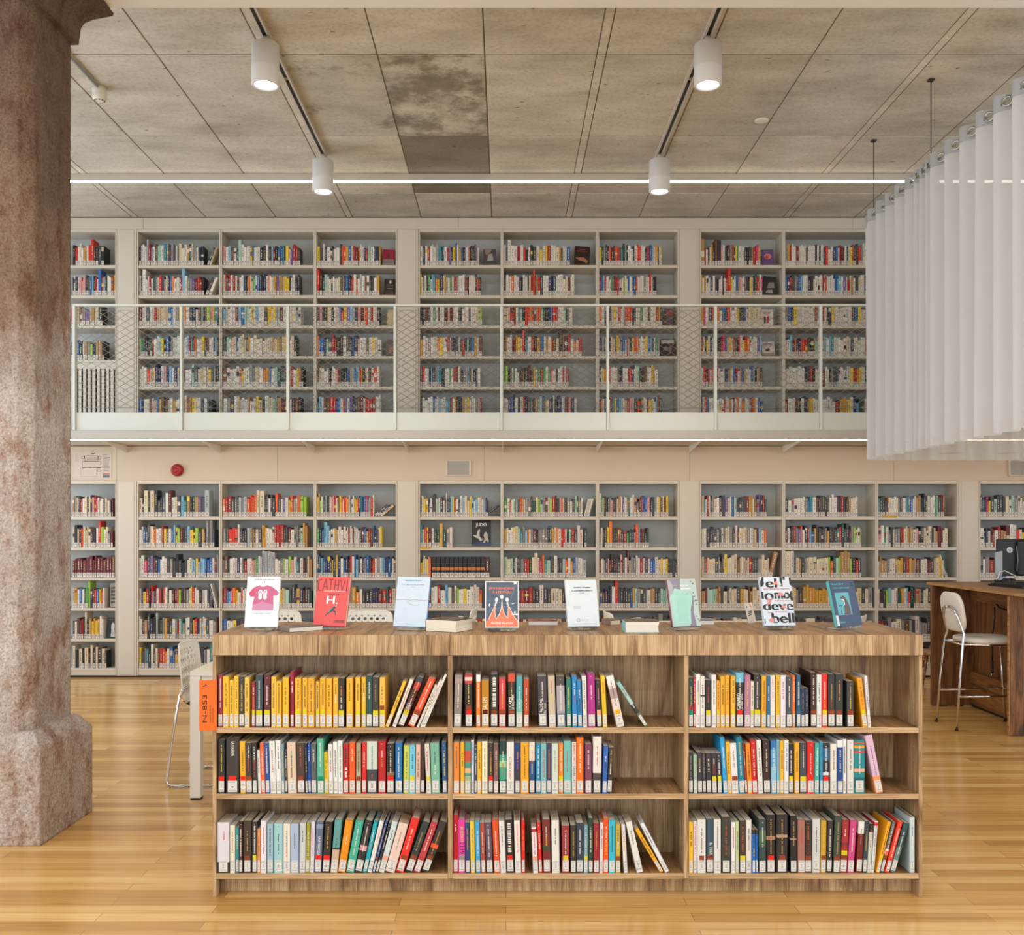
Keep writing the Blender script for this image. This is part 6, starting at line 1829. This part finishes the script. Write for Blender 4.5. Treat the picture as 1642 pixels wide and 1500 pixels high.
for tx_, ty_ in ((3.0, 5.45), (3.0, 7.05), (3.0, 8.12), (4.2, 8.40), (5.6, 8.40)):
    x, y = min(mids, key=lambda q: (q.x - tx_) ** 2 + (q.y - ty_) ** 2)
    MB().tube([(x - XC, y - 7.0, .012), (x - XC, y - 7.0, ZC - zr_ - .012)], .0035, 6).build('hanger_rod', M['dark_steel'], rl)
    MB().bbox(x - XC - .02, x - XC + .02, y - 7.02, y - 6.98, ZC - zr_ - .0135, ZC - zr_ - .001, .002).build('ceiling_plate', M['dark_steel'], rl)

# ------------------------------------------------------------------ light and camera
def area(name, loc, rot, sx, sy, power, col):
    d = bpy.data.lights.new(name, 'AREA'); d.shape = 'RECTANGLE'; d.size = sx; d.size_y = sy; d.energy = power; d.color = col
    o = bpy.data.objects.new(name, d); C.objects.link(o); o.location = loc; o.rotation_euler = [math.radians(a) for a in rot]
    return o
DAY = (.88, .95, 1.0)
for k, (a0, a1) in enumerate(ops): area('window_daylight', ((a0 + a1) / 2, YN - .22, 2.22), (90, 0, 0), a1 - a0, 3.7, P_BACK, DAY)
for y0, y1 in LWIN: area('window_daylight', (XL - .22, (y0 + y1) / 2, 2.3), (0, -90, 0), 3.6, y1 - y0, P_LEFT if y1 < 5 else P_LEFT2, (.74, .87, 1.0))  # far pair added for direct light on the ceiling
for y0, y1 in ADDED_RWIN: area('window_daylight', (XR + .22, (y0 + y1) / 2, 2.3), (0, 90, 0), 3.6, y1 - y0, P_RIGHT if y1 < 5 else P_RIGHT2, (.78, .89, 1.0))  # added side light behind the curtain, from openings out of view
for y in (1.6, -1.2, -3.6): area('unseen_overhead_lamp', (.4, y, ZC - .06), (0, 0, 0), 10.5, .16, P_TOP, (.92, .97, 1))  # lamps out of view without fittings, added for light from above
for x, y in SPOTS:
    d = bpy.data.lights.new('ceiling_spot_beam', 'SPOT'); d.energy = P_SPOT; d.spot_size = math.radians(95); d.spot_blend = .8; d.shadow_soft_size = .05; d.color = (1, .95, .88)
    o = bpy.data.objects.new('ceiling_spot_beam', d); C.objects.link(o); o.location = (x, y, ZC - .034 - .325)
w = bpy.data.worlds.new('daylight'); bpy.context.scene.world = w; w.use_nodes = True
bg = w.node_tree.nodes['Background']; bg.inputs['Color'].default_value = (.85, .92, 1, 1); bg.inputs['Strength'].default_value = .6
cd = bpy.data.cameras.new('camera'); cam = bpy.data.objects.new('camera', cd); C.objects.link(cam)
cam.location = (0, 0, EYE); cam.rotation_euler = (math.radians(90), 0, 0)
cd.sensor_fit = 'HORIZONTAL'; cd.sensor_width = 36.0; cd.lens = F / 1642 * 36
cd.shift_x = (821 - CX) / 1642; cd.shift_y = (CY - 750) / 1642
cd.clip_start = .05; cd.clip_end = 60
sc = bpy.context.scene
sc.camera = cam
sc.view_settings.view_transform = 'Standard'; sc.view_settings.look = 'None'; sc.view_settings.gamma = 1.0
sc.view_settings.exposure = EXPO; sc.view_settings.use_curve_mapping = False
sc.cycles.max_bounces = 8; sc.cycles.diffuse_bounces = 5; sc.cycles.glossy_bounces = 4; sc.cycles.transparent_max_bounces = 12
sc.cycles.caustics_reflective = False; sc.cycles.caustics_refractive = False; sc.cycles.sample_clamp_indirect = 6
